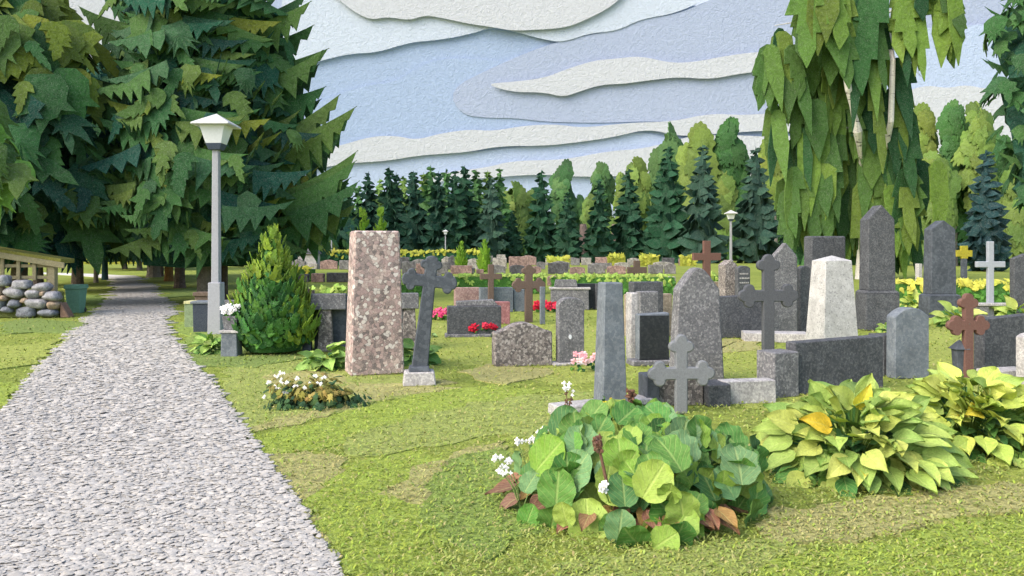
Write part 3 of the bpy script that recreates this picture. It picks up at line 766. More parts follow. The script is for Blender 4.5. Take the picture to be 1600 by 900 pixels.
link('headstone', frustum(60 * k, .3, 58 * k, .3, zat(449, t.location.y), bev=.015), M['granite'], t)
link('ledge', frustum(64 * k, .36, 64 * k, .36, .06, bev=.01), M['light'], t, (0, 0, zat(452, t.location.y)))
link('cap', frustum(36 * k, .26, 32 * k, .26, zat(438, t.location.y) - zat(449, t.location.y), bev=.01), M['granite'], t, (-6 * k, 0, zat(449, t.location.y) + .02))
stone('gravestone', 'dark polished slab behind the red flowers left of the slate pillar', 'gravestone', 890, 931, 443, 484, 'black', 'flat', D=.2)
stone('gravestone', 'slim grey stone beside the dark polished slab and red flowers', 'gravestone', 928, 944, 443, 484, 'granitedark', 'flat', D=.2)
cross('grave_cross', 'plain brown cross above the leafy hedge left of the large shouldered headstone', 995, 407, 422, 448, 980, 1010, 10, 'brown', depth=.14)
cross('grave_cross', 'plain red brown cross standing highest above the large shouldered headstone', 1104, 376, 401, 462, 1083, 1126, 12, 'rust', depth=.14)
stone('gravestone', 'tan square stone at the foot of the red brown cross', 'gravestone', 1108, 1126, 440, 478, 'tan', 'flat', D=.2)
stone('gravestone', 'lichened pale block headstone with a chamfered top right of the red brown cross', 'gravestone', 1122, 1152, 406, 480, 'speckle', 'gable', side=11, rise=8)
o = stone('gravestone', 'small dark headstone with pale lettering lines left of the dark trefoil cross', 'gravestone', 1148, 1172, 415, 482, 'granitedark', 'arch', D=.2, rise=4)
D_ = max(abs(v.co.y) for v in o.data.vertices); Yq = o.location.y; k = Yq / F; rr = random.Random(4)
for py in (427, 434, 441):
    x = -8; mb = MB(); x_ = 0
    mb.box((0, -D_ - .002, zat(py + 1.4, Yq)), (14 * k, .008, .5 * k))
    while x < 7:
        L = rr.uniform(1.5, 4); mb.box(((x + L / 2) * k, -D_ - .003, zat(py + .35, Yq)), (L * k, .01, 1.8 * k)); x += L + 1.2
    mb.build('lettering', M['light'], o)
stone('gravestone', 'small grey stone left of the dark obelisk among the yellow hostas', 'gravestone', 1430, 1441, 412, 456, 'light', 'flat', D=.2)
t = thing('grave_cross', 'small mossy yellow cross on a dark post right of the dark tapering obelisk', 'cross', at(1506, 26), 0); k = 26 / F
link('post', frustum(9 * k, .1, 8 * k, .1, zat(404, 26), bev=.005), M['slate'], t)
mm = felt('mossy_yellow', C(160, 152, 48), cell=.05)
link('cross_body', prism(cross_outline(5 * k, 12 * k, 12 * k, 8 * k, 12 * k)[::-1], .12, 0, .006), mm, t, (0, 0, zat(408, 26)))
# near the lamp
t = thing('flower_pedestal', 'stepped grey pedestal with a flower bowl right of the lamp post', 'pedestal', gp(362, 557), 0); k = t.location.y / F; Yq = t.location.y
link('base', frustum(26 * k, .24, 24 * k, .24, zat(519, Yq), bev=.01), M['slateblue'], t)
link('slab', frustum(30 * k, .28, 30 * k, .28, .04, bev=.006), M['light'], t, (0, 0, zat(519, Yq) - .002))
link('bowl', frustum(18 * k, .16, 24 * k, .2, zat(494, Yq) - zat(516, Yq), bev=.006), M['granite'], t, (0, 0, zat(515, Yq)))
kerb('grave_kerb', 'long grey ledge behind the lamp post and the pointed bush', (330, 500), (400, 500), .46, .3, 'granite')

# ---------------------------------------------------------------- far rows of small stones
ORD = ['first', 'second', 'third', 'fourth', 'fifth', 'sixth', 'seventh', 'eighth', 'ninth', 'tenth', 'eleventh', 'twelfth', 'thirteenth', 'fourteenth', 'fifteenth', 'sixteenth', 'seventeenth', 'eighteenth', 'nineteenth', 'twentieth']
far_mats = {k: granite('far_' + k, [C(*c), C(*[v * .85 for v in c]), C(*[v * 1.12 for v in c])], cell=.12, dark=.25, line=.35) for k, c in
            (('grey', (128, 126, 126)), ('dark', (92, 92, 96)), ('pink', (152, 128, 122)), ('pale', (158, 154, 148)))}
M.update({'far_' + k: v for k, v in far_mats.items()})
rows = [('row right of the pointed bush', 441, [(462, 484, 428, 'dark'), (486, 508, 427, 'pink'), (510, 545, 426, 'dark'), (636, 660, 426, 'dark'), (662, 690, 424, 'grey'), (692, 712, 430, 'pale')]),
        ('low row left of the monolith', 462, [(452, 470, 441, 'pink'), (466, 492, 449, 'pink'), (476, 490, 474, 'grey')]),
        ('row just behind leafy hedge', 428, [(628, 648, 411, 'grey'), (650, 672, 414, 'pink'), (676, 700, 412, 'grey'), (704, 738, 417, 'pink'), (714, 742, 421, 'dark'), (744, 756, 423, 'pink'), (762, 790, 416, 'grey'), (796, 820, 416, 'dark'), (826, 846, 418, 'pink'), (856, 888, 413, 'dark'), (890, 914, 419, 'pink'), (918, 946, 415, 'grey'), (948, 978, 417, 'pink'), (1012, 1036, 416, 'grey'), (1038, 1056, 414, 'grey')]),
        ('row before the farthest', 421, [(456, 478, 407, 'grey'), (500, 528, 408, 'pink'), (530, 546, 409, 'grey'), (622, 640, 404, 'dark'), (644, 668, 407, 'grey'), (690, 706, 403, 'pale'), (700, 714, 401, 'dark'), (728, 752, 406, 'pale'), (770, 792, 405, 'pale'), (795, 826, 403, 'pink'), (838, 852, 411, 'grey'), (860, 890, 410, 'grey'), (924, 956, 413, 'grey'), (960, 985, 412, 'pale'), (1020, 1050, 411, 'pale')]),
        ('farthest row', 414.5, [(470, 492, 411, 'grey'), (632, 660, 402, 'pale'), (664, 690, 403, 'pink'), (712, 728, 402, 'pale'), (748, 770, 402, 'grey'), (776, 790, 400, 'pale'), (812, 838, 401, 'pink'), (852, 868, 406, 'pale'), (874, 906, 404, 'grey'), (908, 924, 405, 'pale'), (930, 950, 404, 'pink'), (1008, 1026, 407, 'grey'), (1034, 1054, 405, 'dark'), (955, 974, 406, 'grey'), (980, 1000, 405, 'pale'), (690, 708, 404, 'grey'), (1060, 1080, 406, 'pink')]),
        ('low row before the brown crosses', 446, [(702, 722, 441, 'grey'), (664, 684, 436, 'dark'), (640, 658, 437, 'pink'), (855, 872, 430, 'pink'), (1038, 1056, 432, 'pale')])]
colword = {'grey': 'grey', 'dark': 'dark', 'pink': 'pinkish', 'pale': 'pale'}
shapes = {}
rr = random.Random(8)
for rname, yb, lst in rows:
    cnt = {}
    for xl, xr, yt, c in lst:
        pr = rr.choice(['flat', 'flat', 'arch', 'hump'])
        cnt[c] = cnt.get(c, 0) + 1
        word = {'flat': 'flat topped', 'arch': 'round topped', 'hump': 'humped'}[pr]
        stone('gravestone', '%s %s headstone from the left, %s, %s' % (ORD[cnt[c] - 1], colword[c], word, rname), 'gravestone',
              xl, xr, yt - (2.2 if yb < 430 else 0), yb + rr.uniform(-.4, .4), 'far_' + c, pr, D=.3, rise=(yb - yt) * .22, bev=.03, group='small headstones in the far rows', yaw=math.radians(rr.uniform(-4, 10)))
t = thing('mausoleum', 'small pale mausoleum with a dark hipped roof before the far hedge', 'mausoleum', at(483, 70), 0); k = 70 / F
link('wall', frustum(28 * k, 1.4, 28 * k, 1.4, zat(397, 70), bev=.02), M['light'], t)
link('base', frustum(32 * k, 1.7, 31 * k, 1.65, .5, bev=.02), M['far_pale'], t)
link('roof', frustum(34 * k, 1.8, 20 * k, .7, 10 * k, bev=.02), M['far_dark'], t, (0, 0, zat(397, 70) - .003))

# ---------------------------------------------------------------- lamp posts
def make_lamp(label, loc):
    t = thing('street_lamp', label, 'lamp post', loc, math.radians(0))
    link('pole', frustum(.155, .155, .12, .12, 3.56, bev=.01), M['post'], t)
    link('sleeve', frustum(.25, .25, .235, .235, 1.0, bev=.012), M['post'], t)
    link('collar', frustum(.22, .22, .31, .31, .12, bev=.01), M['lampcollar'], t, (0, 0, 3.52))
    sh_ = link('lamp_shade', frustum(.30, .30, .48, .48, .34, bev=.008), M['lampwhite'], t, (0, 0, 3.638))
    link('lamp_roof', frustum(.72, .72, .70, .70, .035, 'pyr', .21, .006), M['lamproof'], sh_, (0, 0, .337))
    return t
lamp = make_lamp('nearest tall grey lamp post with a white lantern head beside the gravel path', gp(338, 523))
for px, Y, lab in ((518, 92, 'tiny far lamp post left of the pink monolith'), (696, 98, 'tiny far lamp post before the dark conifers above the far hedge'), (1142, 51, 'slim middle distance lamp post right of the red brown cross')):
    dup(lamp, at(px, Y), 0, lab)
# ================================================================ trees
BARK = felt('bark', C(98, 86, 78), cell=.12, contrast=.5, fleck=.35, bmp=1.0)
BARKG = felt('grey_bark', C(122, 116, 106), cell=.12, contrast=.4, fleck=.4, bmp=1.0)
BARKO = felt('orange_bark', C(140, 106, 62), cell=.12, contrast=.4, fleck=.3, bmp=1.0)
BARKT = felt('teal_bark', C(40, 70, 74), cell=.12, contrast=.3, fleck=.2, bmp=1.0)  # bark with its own dark teal colour
LEAF = felt('leaf_paper', None, cell=.16, contrast=.34, fleck=.28, bmp=.55)
LEAFB = felt('birch_leaf_paper', None, cell=.3, contrast=.3, fleck=.25, bmp=.55)
LEAFF = felt('far_leaf_paper', None, cell=.6, contrast=.3, fleck=.22, bmp=.5)
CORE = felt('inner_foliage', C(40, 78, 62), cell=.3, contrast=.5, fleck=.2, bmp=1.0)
TEAL = [C(26, 66, 56), C(30, 74, 58), C(36, 70, 62), C(38, 74, 56)]
DEEP = [C(50, 90, 52), C(56, 96, 52), C(62, 98, 52), C(54, 88, 58)]
MIDG = [C(66, 98, 50), C(72, 102, 52), C(82, 106, 52)]
OLIV = [C(96, 114, 48), C(102, 118, 46), C(108, 120, 44), C(88, 106, 48)]
def pick(r, *w):
    t = r.random() * sum(x for x, _ in w)
    for x, p in w:
        t -= x
        if t <= 0: return jit(r.choice(p), .12, r)
    return jit(w[-1][1][0], .12, r)
def interp(env, z):
    for (z0, r0), (z1, r1) in zip(env, env[1:]):
        if z0 <= z <= z1: return r0 + (r1 - r0) * (z - z0) / (z1 - z0)
    return env[0][1] if z < env[0][0] else env[-1][1]
def trunk(root, mat, r0, r1, h, r, limbs=0, spread=1.0, z0=1.5):
    mb = MB(); pts = [(0, 0, -.1), (0, 0, .25)]; rad = [r0 * 1.35, r0 * 1.08]
    for i in range(1, 6):
        t = i / 5; pts.append((r.uniform(-.06, .06) * i, r.uniform(-.06, .06) * i, h * t)); rad.append(r0 + (r1 - r0) * t)
    mb.tube(pts, rad, n=10)
    for i in range(limbs):
        z = z0 + (h * .9 - z0) * (i + r.random()) / limbs; a = r.uniform(0, 6.28); L = spread * (1 - .75 * z / h) * r.uniform(.8, 1.1)
        q = [(math.cos(a) * L * t, math.sin(a) * L * t, z - .18 * L * t + .32 * L * t * t) for t in (0, .35, .7, 1)]
        mb.tube(q, [max(.02, .32 * r0), .22 * r0, .12 * r0, .03 * r0], n=5)
    return mb.build('trunk', mat, root)
def spruce(label, loc,  env, seed, n, size, weights, combs=0, tr=(.28, .05), bark=None, core=.74, front=.8, zlim=None, group=None, sprays=(), spray=.0, tier=0, combw=None, name='spruce_tree', low=None, shield_tilt=(.1, .5)):
    """dark core, shield shaped cuttings facing outwards and toothed branch sprays standing out all round"""
    r = random.Random(seed); root = thing(name, label, 'tree', loc, 0, group)
    h = env[-1][0]; zb = env[0][0]
    trunk(root, bark or BARK, tr[0], tr[1], h * .95, r, 8 if combs else 0, env[1][1] * .9, zb + 1)
    mb = MB(); nr = 15; ns = 26; vs = []; fs = []
    for i in range(nr + 1):
        z = zb + (h - zb) * (i / nr)
        for j in range(ns):
            a = 2 * math.pi * j / ns
            q = interp(env, z) * core * (1 + .16 * math.sin(a * 5 + i * 1.3) + r.uniform(-.08, .08))
            vs.append((math.cos(a) * q, math.sin(a) * q, z + r.uniform(-.12, .12) - (.35 * (j % 2) + r.uniform(0, .4) if i == 0 else 0)))
    for i in range(nr):
        for j in range(ns):
            a, b = i * ns + j, i * ns + (j + 1) % ns; fs.append((a, b, b + ns, a + ns))
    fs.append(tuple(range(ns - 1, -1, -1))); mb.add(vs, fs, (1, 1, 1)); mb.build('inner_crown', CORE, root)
    mb = MB()
    zs = [zb + (h - zb) * i / 60 for i in range(61)]; cum = []; t = 0
    for z in zs:
        if zlim and z > zlim: break
        t += interp(env, z) + .3; cum.append(t)
    def samplez():
        q = r.random() * cum[-1]
        for z, c in zip(zs, cum):
            if q <= c: return z + r.uniform(0, (h - zb) / 60)
        return zs[len(cum) - 1]
    def samplea():
        return r.uniform(math.pi * 1.0, math.pi * 2.0) if r.random() < front else r.uniform(0, math.pi)
    for i in range(n):
        lay = r.random(); z = samplez(); a = samplea()
        if combs > 60 and abs(math.cos(a)) ** 3 > r.random() * 1.25: continue
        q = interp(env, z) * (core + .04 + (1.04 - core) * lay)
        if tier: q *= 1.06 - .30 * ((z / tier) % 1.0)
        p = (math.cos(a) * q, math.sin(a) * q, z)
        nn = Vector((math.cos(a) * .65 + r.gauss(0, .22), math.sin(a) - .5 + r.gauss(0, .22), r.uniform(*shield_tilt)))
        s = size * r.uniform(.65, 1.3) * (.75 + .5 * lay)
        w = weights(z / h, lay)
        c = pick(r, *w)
        if tier and abs(math.cos(a)) > .22 and r.random() < .75:
            sg = 1 if math.cos(a) > 0 else -1; nn.normalize()
            d = Vector((sg, 0, r.uniform(-.42, .12))); d = (d - nn * nn.dot(d)).normalized(); y = Vector((0, 0, 1)); y = (y - nn * nn.dot(y) - d * d.z).normalized()
            zc = d.cross(y); L = s * r.uniform(1.5, 2.4); o_ = Vector(p) - d * L * .45 + zc * (0 if sg < 0 else 0)
            Mx = Matrix(((d.x, y.x, zc.x, o_.x), (d.y, y.y, zc.y, o_.y), (d.z, y.z, zc.z, o_.z), (0, 0, 0, 1)))
            mb.strip(Mx, comb(r, L, L * r.uniform(.4, .58), r.uniform(.05, .25), r.randint(4, 6)), .03, c, r.uniform(-.05, .12)); continue
        if r.random() < spray:
            s *= .8
            mb.strip(frame(Vector(p) + Vector((0, 0, s * .7)), nn, roll=r.gauss(0, .5) + math.cos(a) * .35), drape(r, s * r.uniform(1.5, 2.3), s * r.uniform(.36, .55), r.randint(2, 4)), .03, c, r.uniform(.0, .16)); continue
        pts = maple(r, s, r.choice((3, 5, 5)), r.uniform(44, 74), r.uniform(.4, .58), .6)
        mb.star(frame(p, nn, roll=r.gauss(0, .34)), pts, .03, c, r.uniform(.05, .25), .02)
    for i in range(combs):
        z = samplez(); a = samplea() if r.random() < .4 else r.choice((0, 0, math.pi)) + r.gauss(0, .4); R_ = interp(env, z) * r.uniform(.86, 1.12)
        L = R_ * r.uniform(.4, .62); L = max(.6, min(L, 2.6))
        st = R_ - L
        d = Vector((math.cos(a), math.sin(a), 0)); nn = Vector((math.sin(a), -math.cos(a), r.uniform(-.1, .3)))
        if nn.y > 0: nn = -nn
        nn.normalize(); y = nn.cross(d)
        if y.z < 0: y = -y
        # right handed frame with x = outwards
        zc = d.cross(y)
        Mx = Matrix(((d.x, y.x, zc.x, d.x * st), (d.y, y.y, zc.y, d.y * st), (d.z, y.z, zc.z, z), (0, 0, 0, 1)))
        mb.strip(Mx, comb(r, L, L * r.uniform(.34, .5), r.uniform(.12, .5), r.randint(4, 7)), .03, pick(r, *(combw or weights)(z / h, .8)), r.uniform(-.1, .1))
    for tx, ty, rx, ry, dp in sprays:
        kk = loc[1] / F; cx = 800 + loc[0] / kk
        for q in range(2):
            a = Vector(((rx - cx) * kk, 0, zat(ry + q * 14, loc[1]))); b_ = Vector(((tx - cx) * kk * (1 - .06 * q), 0, zat(ty + q * 16, loc[1])))
            a = a + (b_ - a) * .12; b_ = b_ + (b_ - a) * .10
            d = (b_ - a); L = d.length * .94; d.normalize(); y = Vector((-d.z, 0, d.x)) if d.x > 0 else Vector((d.z, 0, -d.x))
            zc = d.cross(y); o_ = a + Vector((0, -.35 + .5 * q + r.uniform(-.5, .3), 0))
            Mx = Matrix(((d.x, y.x, zc.x, o_.x), (d.y, y.y, zc.y, o_.y), (d.z, y.z, zc.z, o_.z), (0, 0, 0, 1)))
            mb.strip(Mx, comb(r, L, dp * kk * r.uniform(.8, 1.05), r.uniform(.05, .16), r.randint(4, 6)), .04, jit(r.choice(MIDG if q == 0 and r.random() < .55 else DEEP), .12, r), r.uniform(-.05, .05))
    if low:
        for i in range(low):
            a = samplea(); q = env[0][1] * r.uniform(.6, 1.05)
            p = (math.cos(a) * q, math.sin(a) * q, zb + r.uniform(-.15, .5))
            mb.star(frame(p, (math.cos(a) + r.gauss(0, .3), math.sin(a) + r.gauss(0, .3), r.uniform(-.1, .3)), roll=r.gauss(0, .3)),
                    maple(r, size * r.uniform(.7, 1.1), 5, 70, .4), .03, pick(r, (3, TEAL), (2, DEEP), (.5, MIDG)), .1, .02)
    mb.build('crown', LEAF, root)
    return root
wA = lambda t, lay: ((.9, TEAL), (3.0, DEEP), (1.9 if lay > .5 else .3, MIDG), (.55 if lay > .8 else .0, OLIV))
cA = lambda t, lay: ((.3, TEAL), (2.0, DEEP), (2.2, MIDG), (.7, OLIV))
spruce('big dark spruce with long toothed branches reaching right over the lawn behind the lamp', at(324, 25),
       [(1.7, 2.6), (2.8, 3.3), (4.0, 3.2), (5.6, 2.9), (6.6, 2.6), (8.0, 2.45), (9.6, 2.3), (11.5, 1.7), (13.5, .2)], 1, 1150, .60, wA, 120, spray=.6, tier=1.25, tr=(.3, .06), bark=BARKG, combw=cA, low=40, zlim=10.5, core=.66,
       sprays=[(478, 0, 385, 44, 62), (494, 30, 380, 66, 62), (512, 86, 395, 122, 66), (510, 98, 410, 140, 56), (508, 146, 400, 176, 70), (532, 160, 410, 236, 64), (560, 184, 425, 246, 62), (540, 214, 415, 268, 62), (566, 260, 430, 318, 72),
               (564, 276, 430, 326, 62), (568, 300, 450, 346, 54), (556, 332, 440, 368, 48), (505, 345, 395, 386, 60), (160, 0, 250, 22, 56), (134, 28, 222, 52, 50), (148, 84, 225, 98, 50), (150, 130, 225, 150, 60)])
t = thing('spruce_tree', 'second trunk close right of the big spruce trunk behind the lamp', 'tree', at(349, 26.5), 0)
trunk(t, BARK, .14, .03, 9, random.Random(77))
mb = MB(); r = random.Random(78)
for i in range(60):
    a = r.uniform(0, 6.28); z = r.uniform(2, 9); q = (9.5 - z) * .28
    mb.star(frame((math.cos(a) * q, math.sin(a) * q, z), (math.cos(a), math.sin(a), .3)), maple(r, .7, 5), .03, pick(r, (2, TEAL), (1, DEEP)), .1)
mb.build('crown', LEAF, t)
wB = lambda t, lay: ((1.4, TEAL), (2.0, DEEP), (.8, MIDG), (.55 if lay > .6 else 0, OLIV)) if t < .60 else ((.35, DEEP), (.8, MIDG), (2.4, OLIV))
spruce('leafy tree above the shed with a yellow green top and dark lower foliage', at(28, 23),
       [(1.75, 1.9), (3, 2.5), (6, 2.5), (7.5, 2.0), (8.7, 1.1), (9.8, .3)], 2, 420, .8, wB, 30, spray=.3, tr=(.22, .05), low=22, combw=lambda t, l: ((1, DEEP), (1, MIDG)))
wN = lambda t, lay: ((1, MIDG), (1.6, [C(98, 140, 62), C(108, 150, 66)]))
spruce('bright green leafy sapling at the left edge before the dark foliage', at(-30, 19), [(2.5, .6), (3.4, 1.0), (4.2, .8), (5.0, .2)], 3, 45, .7, wN, 0, tr=(.08, .02), core=.5)
# forest along the path
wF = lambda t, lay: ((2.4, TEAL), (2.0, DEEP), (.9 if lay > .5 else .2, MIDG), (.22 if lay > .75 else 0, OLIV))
forest = [
 ('brown trunked spruce right behind the shed and green bin', 121, 31, .21, BARK, 3.4, 13), ('slim grey trunked spruce left of the path', 150, 40, .10, BARKG, 3.0, 13),
 ('dark teal trunked spruce at the left border of the path', 164, 44, .15, BARKT, 3.6, 14), ('far grey trunked spruce where the path bends, left one', 195, 71, .20, BARKG, 4.2, 15),
 ('far grey trunked spruce where the path bends, right one', 218, 66, .20, BARKG, 4.2, 15), ('thick pale brown trunk cluster spruce right of the path', 240, 48.5, .36, BARKG, 3.8, 14),
 ('reddish thin trunked spruce beside the thick pale trunk', 252, 50, .14, BARK, 3.2, 13), ('orange trunked spruce right of the path', 264, 41.5, .21, BARKO, 3.6, 14),
 ('leaning brown trunked spruce nearest the path on its right side', 281, 34.3, .21, BARK, 3.2, 12), ('thin dark spruce at the very left behind the shed roof', 60, 36, .2, BARK, 3.6, 13),
 ('dark spruce between the big spruce and the pink monolith', 440, 80, .25, BARK, 5.0, 7.4), ('dark spruce seen just left of the monolith top', 503, 98, .25, BARK, 5.5, 8.4)]
for i, (lab, px, Y, tr, bk, R_, h) in enumerate(forest):
    if px < 240: h = zat({121: 120, 150: 105, 164: 95, 60: 40}.get(px, 110), Y); R_ *= .9
    zb = zat(412, Y) + .95 if px < 300 else 1.3
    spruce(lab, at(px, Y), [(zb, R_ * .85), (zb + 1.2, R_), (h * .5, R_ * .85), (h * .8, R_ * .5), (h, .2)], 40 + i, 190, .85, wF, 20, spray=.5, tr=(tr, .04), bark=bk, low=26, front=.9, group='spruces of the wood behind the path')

# ---------------------------------------------------------------- layered conifers
def conifer(label, loc, h, R_, seed, cols, rings=11, z0=.3, group=None, name='conifer_tree', mat=None, per=None):
    r = random.Random(seed); root = thing(name, label, 'tree', loc, r.uniform(0, 6.28), group)
    mb = MB(); mb.tube([(0, 0, -.1), (0, 0, h * .5), (0, 0, h * .97)], [R_ * .12, R_ * .07, .02], n=7); mb.build('trunk', BARK, root)
    mb = MB(); base = r.choice(cols)
    prof = lambda t: R_ * (1 - t) ** .80 * (.62 + .38 * min(1, t * 5 + .3))
    n = 12; vs = []; fs = []
    for i in range(9):
        t = i / 8
        for j in range(n): vs.append((math.cos(2 * math.pi * j / n) * prof(t) * .72, math.sin(2 * math.pi * j / n) * prof(t) * .72, z0 + (h * .97 - z0) * t))
    for i in range(8):
        for j in range(n): a, b = i * n + j, i * n + (j + 1) % n; fs.append((a, b, b + n, a + n))
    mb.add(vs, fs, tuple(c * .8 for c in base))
    for i in range(rings):
        t = 1 - (1 - i / rings) ** 1.25 if i else 0.0; q = prof(t); z = z0 + (h - z0) * t
        k = per or max(5, int(13 * (q / R_) ** .6)); ph = r.uniform(0, 6)
        L = (h / 13) * (.5 + 1.5 * q / R_)
        for j in range(k):
            a = ph + 2 * math.pi * (j + r.uniform(-.25, .25)) / k
            d = Vector((math.cos(a), math.sin(a), 0)); tx = Vector((-d.y, d.x, 0))
            ax = (d * .5 + tx * r.choice((-1, 1)) * r.uniform(.3, .8) + Vector((0, 0, r.uniform(-.25, .3)))).normalized()
            nn = (d + Vector((0, 0, .30))).normalized(); nn = (nn - ax * nn.dot(ax)).normalized()
            p = d * (q * .70) + Vector((0, 0, z + (h / rings) * r.uniform(-.1, .4)))
            y = nn.cross(ax); l_ = L * r.uniform(.85, 1.2); w = l_ * .36
            Mx = Matrix(((ax.x, y.x, nn.x, p.x), (ax.y, y.y, nn.y, p.y), (ax.z, y.z, nn.z, p.z), (0, 0, 0, 1)))
            pr = [((-.15 * l_, .4 * w), (-.15 * l_, -.4 * w)), ((.2 * l_, w), (.2 * l_, -w)), ((.55 * l_, .72 * w), (.55 * l_, -.72 * w)), ((l_, .02), (l_, -.02))]
            mb.strip(Mx, pr, .03 * L, jit(base, .16, r), r.uniform(-.1, .2))
    mb.tube([(0, 0, h * .80), (0, 0, h * .9), (0, 0, h * 1.02)], [R_ * .22, R_ * .12, .01], base, n=6)
    mb.build('crown', mat or LEAFF, root)
    return root
CT = [C(32, 68, 48), C(34, 72, 50), C(28, 62, 48)]; CG = [C(48, 76, 64), C(52, 78, 66)]; CL = [C(104, 132, 60), C(96, 126, 62)]; CM = [C(68, 108, 60), C(62, 100, 56)]; CB = [C(38, 66, 68)]
cons = [(576, 270, 21, 'T'), (593, 281, 13, 'L'), (608, 262, 23, 'T'), (619, 272, 17, 'T'), (631, 277, 18, 'L'), (646, 269, 27, 'T'), (662, 271, 20, 'L'), (673, 260, 24, 'M'), (685, 270, 20, 'T'), (697, 265, 20, 'M'),
        (711, 268, 26, 'T'), (726, 261, 28, 'T'), (744, 267, 22, 'M'), (762, 268, 18, 'L'), (767, 279, 27, 'G'), (781, 264, 20, 'M'), (846, 268, 27, 'T'), (887, 301, 24, 'T'), (936, 281, 25, 'T'), (982, 265, 27, 'T'),
        (1044, 231, 38, 'T'), (1098, 228, 34, 'G'), (1181, 231, 36, 'G'), (1236, 330, 26, 'G'), (1540, 237, 30, 'B'), (560, 292, 18, 'M'), (540, 285, 24, 'T'), (800, 330, 20, 'T')]
cword = {'T': 'dark teal', 'L': 'pale green', 'M': 'mid green', 'G': 'grey green', 'B': 'blue grey'}
cpal = {'T': CT, 'L': CL, 'M': CM, 'G': CG, 'B': CB}; cnt = {}
for i, (px, yt, hw, k) in enumerate(sorted(cons)):
    Y = {'T': 108, 'L': 120, 'M': 117, 'G': 104, 'B': 62}[k] + rnd.uniform(-2, 2)
    cnt[k] = cnt.get(k, 0) + 1
    lab = '%s pointed conifer in the far tree line, %s from the left of its colour' % (cword[k], ORD[cnt[k] - 1])
    if k == 'B': lab = 'blue grey pointed conifer behind the pale plain cross at the right'
    h = zat(yt, Y)
    conifer(lab, at(px, Y), h, hw * Y / F * .98, 200 + i, cpal[k], 16, .3, 'conifers of the far tree line' if k != 'B' else None)
# ---------------------------------------------------------------- broadleaf trees behind
def broadleaf(label, loc, zb, zt, rx, seed, cols, n=34, tr=.25, bark=None, group=None, ps=.55, ry=None):
    r = random.Random(seed); root = thing('broadleaf_tree', label, 'tree', loc, 0, group)
    trunk(root, bark or BARKG, tr, tr * .3, zt * .8, r, 4, rx, zb)
    mb = MB(); h = zt - zb; cz = (zb + zt) / 2; base = r.choice(cols)
    n1, n2 = 10, 16; vs = []; fs = []
    for i in range(n1 + 1):
        th = math.pi * i / n1
        for j in range(n2):
            a = 2 * math.pi * j / n2; q = .66 * (1 + r.uniform(-.07, .07))
            vs.append((math.sin(th) ** .7 * math.cos(a) * rx * q, math.sin(th) ** .7 * math.sin(a) * rx * .8 * q, cz - math.cos(th) * h / 2 * q))
    for i in range(n1):
        for j in range(n2): a, b = i * n2 + j, i * n2 + (j + 1) % n2; fs.append((a, b, b + n2, a + n2))
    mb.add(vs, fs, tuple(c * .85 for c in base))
    for i in range(n):
        th = math.acos(1 - 2 * (i + .5) / n); a = r.uniform(math.pi, 2 * math.pi) if r.random() < .75 else r.uniform(0, math.pi)
        p = Vector((math.sin(th) ** .7 * math.cos(a) * rx * .82, math.sin(th) ** .7 * math.sin(a) * rx * .66, cz + math.cos(th) * h / 2 * .82))
        nn = Vector((math.cos(a) * .6 + r.gauss(0, .12), math.sin(a) + r.gauss(0, .12) - .5, .2))
        s = rx * ps * r.uniform(.65, 1.15)
        mb.star(frame(p, nn, roll=r.gauss(0, .25)), blob(r, s * r.uniform(.7, 1), s * r.uniform(1.0, 1.6), r.randint(9, 14), .10, .34), .16, jit(base if r.random() < .7 else r.choice(cols), .16, r), .12, .1)
    mb.build('crown', LEAFF, root); return root
BG = [C(72, 108, 62), C(64, 100, 60), C(78, 112, 64)]; BO = [C(96, 120, 58), C(90, 114, 56), C(104, 126, 60)]; BY = [C(108, 126, 54), C(102, 122, 54)]; BK = [C(56, 94, 50), C(62, 100, 52)]; BR = [C(132, 118, 108)]
br = [(803, 284, 408, 21, 'O'), (832, 290, 408, 14, 'O'), (881, 249, 400, 22, 'G'), (940, 253, 360, 18, 'G'), (905, 305, 370, 12, 'G'), (970, 270, 350, 12, 'O'), (922, 305, 365, 12, 'O'), (996, 247, 380, 23, 'O'), (1044, 200, 400, 33, 'G'),
      (1094, 192, 390, 32, 'O'), (1140, 188, 300, 24, 'K'), (1130, 262, 400, 26, 'O'), (1160, 232, 330, 14, 'K'), (1212, 216, 330, 26, 'Y'), (1150, 300, 410, 30, 'K'), (1220, 260, 410, 34, 'K'), (955, 340, 402, 14, 'O'),
      (1442, 165, 300, 24, 'Y'), (1492, 156, 330, 25, 'K'), (1527, 158, 330, 26, 'O'), (1460, 240, 410, 34, 'O'), (1505, 260, 420, 36, 'K'), (1560, 200, 360, 26, 'K'), (1580, 260, 420, 34, 'O'), (1620, 180, 420, 40, 'K'), (1400, 230, 420, 40, 'K'), (1280, 250, 420, 40, 'K'), (1330, 260, 425, 40, 'K'), (1660, 150, 420, 40, 'G')]
bpal = {'G': BG, 'O': BO, 'Y': BY, 'K': BK}; bword = {'G': 'soft green', 'O': 'olive green', 'Y': 'yellow green', 'K': 'fresh green'}; cnt = {}
for i, (px, yt, yb, hw, k) in enumerate(sorted(br)):
    Y = {'G': 134, 'O': 128, 'Y': 124, 'K': 131}[k] if px < 1240 else {'G': 92, 'O': 80, 'Y': 84, 'K': 88}[k]
    Y += rnd.uniform(-3, 3); cnt[k] = cnt.get(k, 0) + 1; s = Y / F
    broadleaf('%s rounded broadleaf tree behind the conifers, %s from the left of its colour' % (bword[k], ORD[cnt[k] - 1]), at(px, Y), max(.3, zat(yb, Y)), zat(yt, Y), hw * s, 300 + i, bpal[k], 36, hw * s * .16, BARKG, 'broadleaf trees of the far tree line')
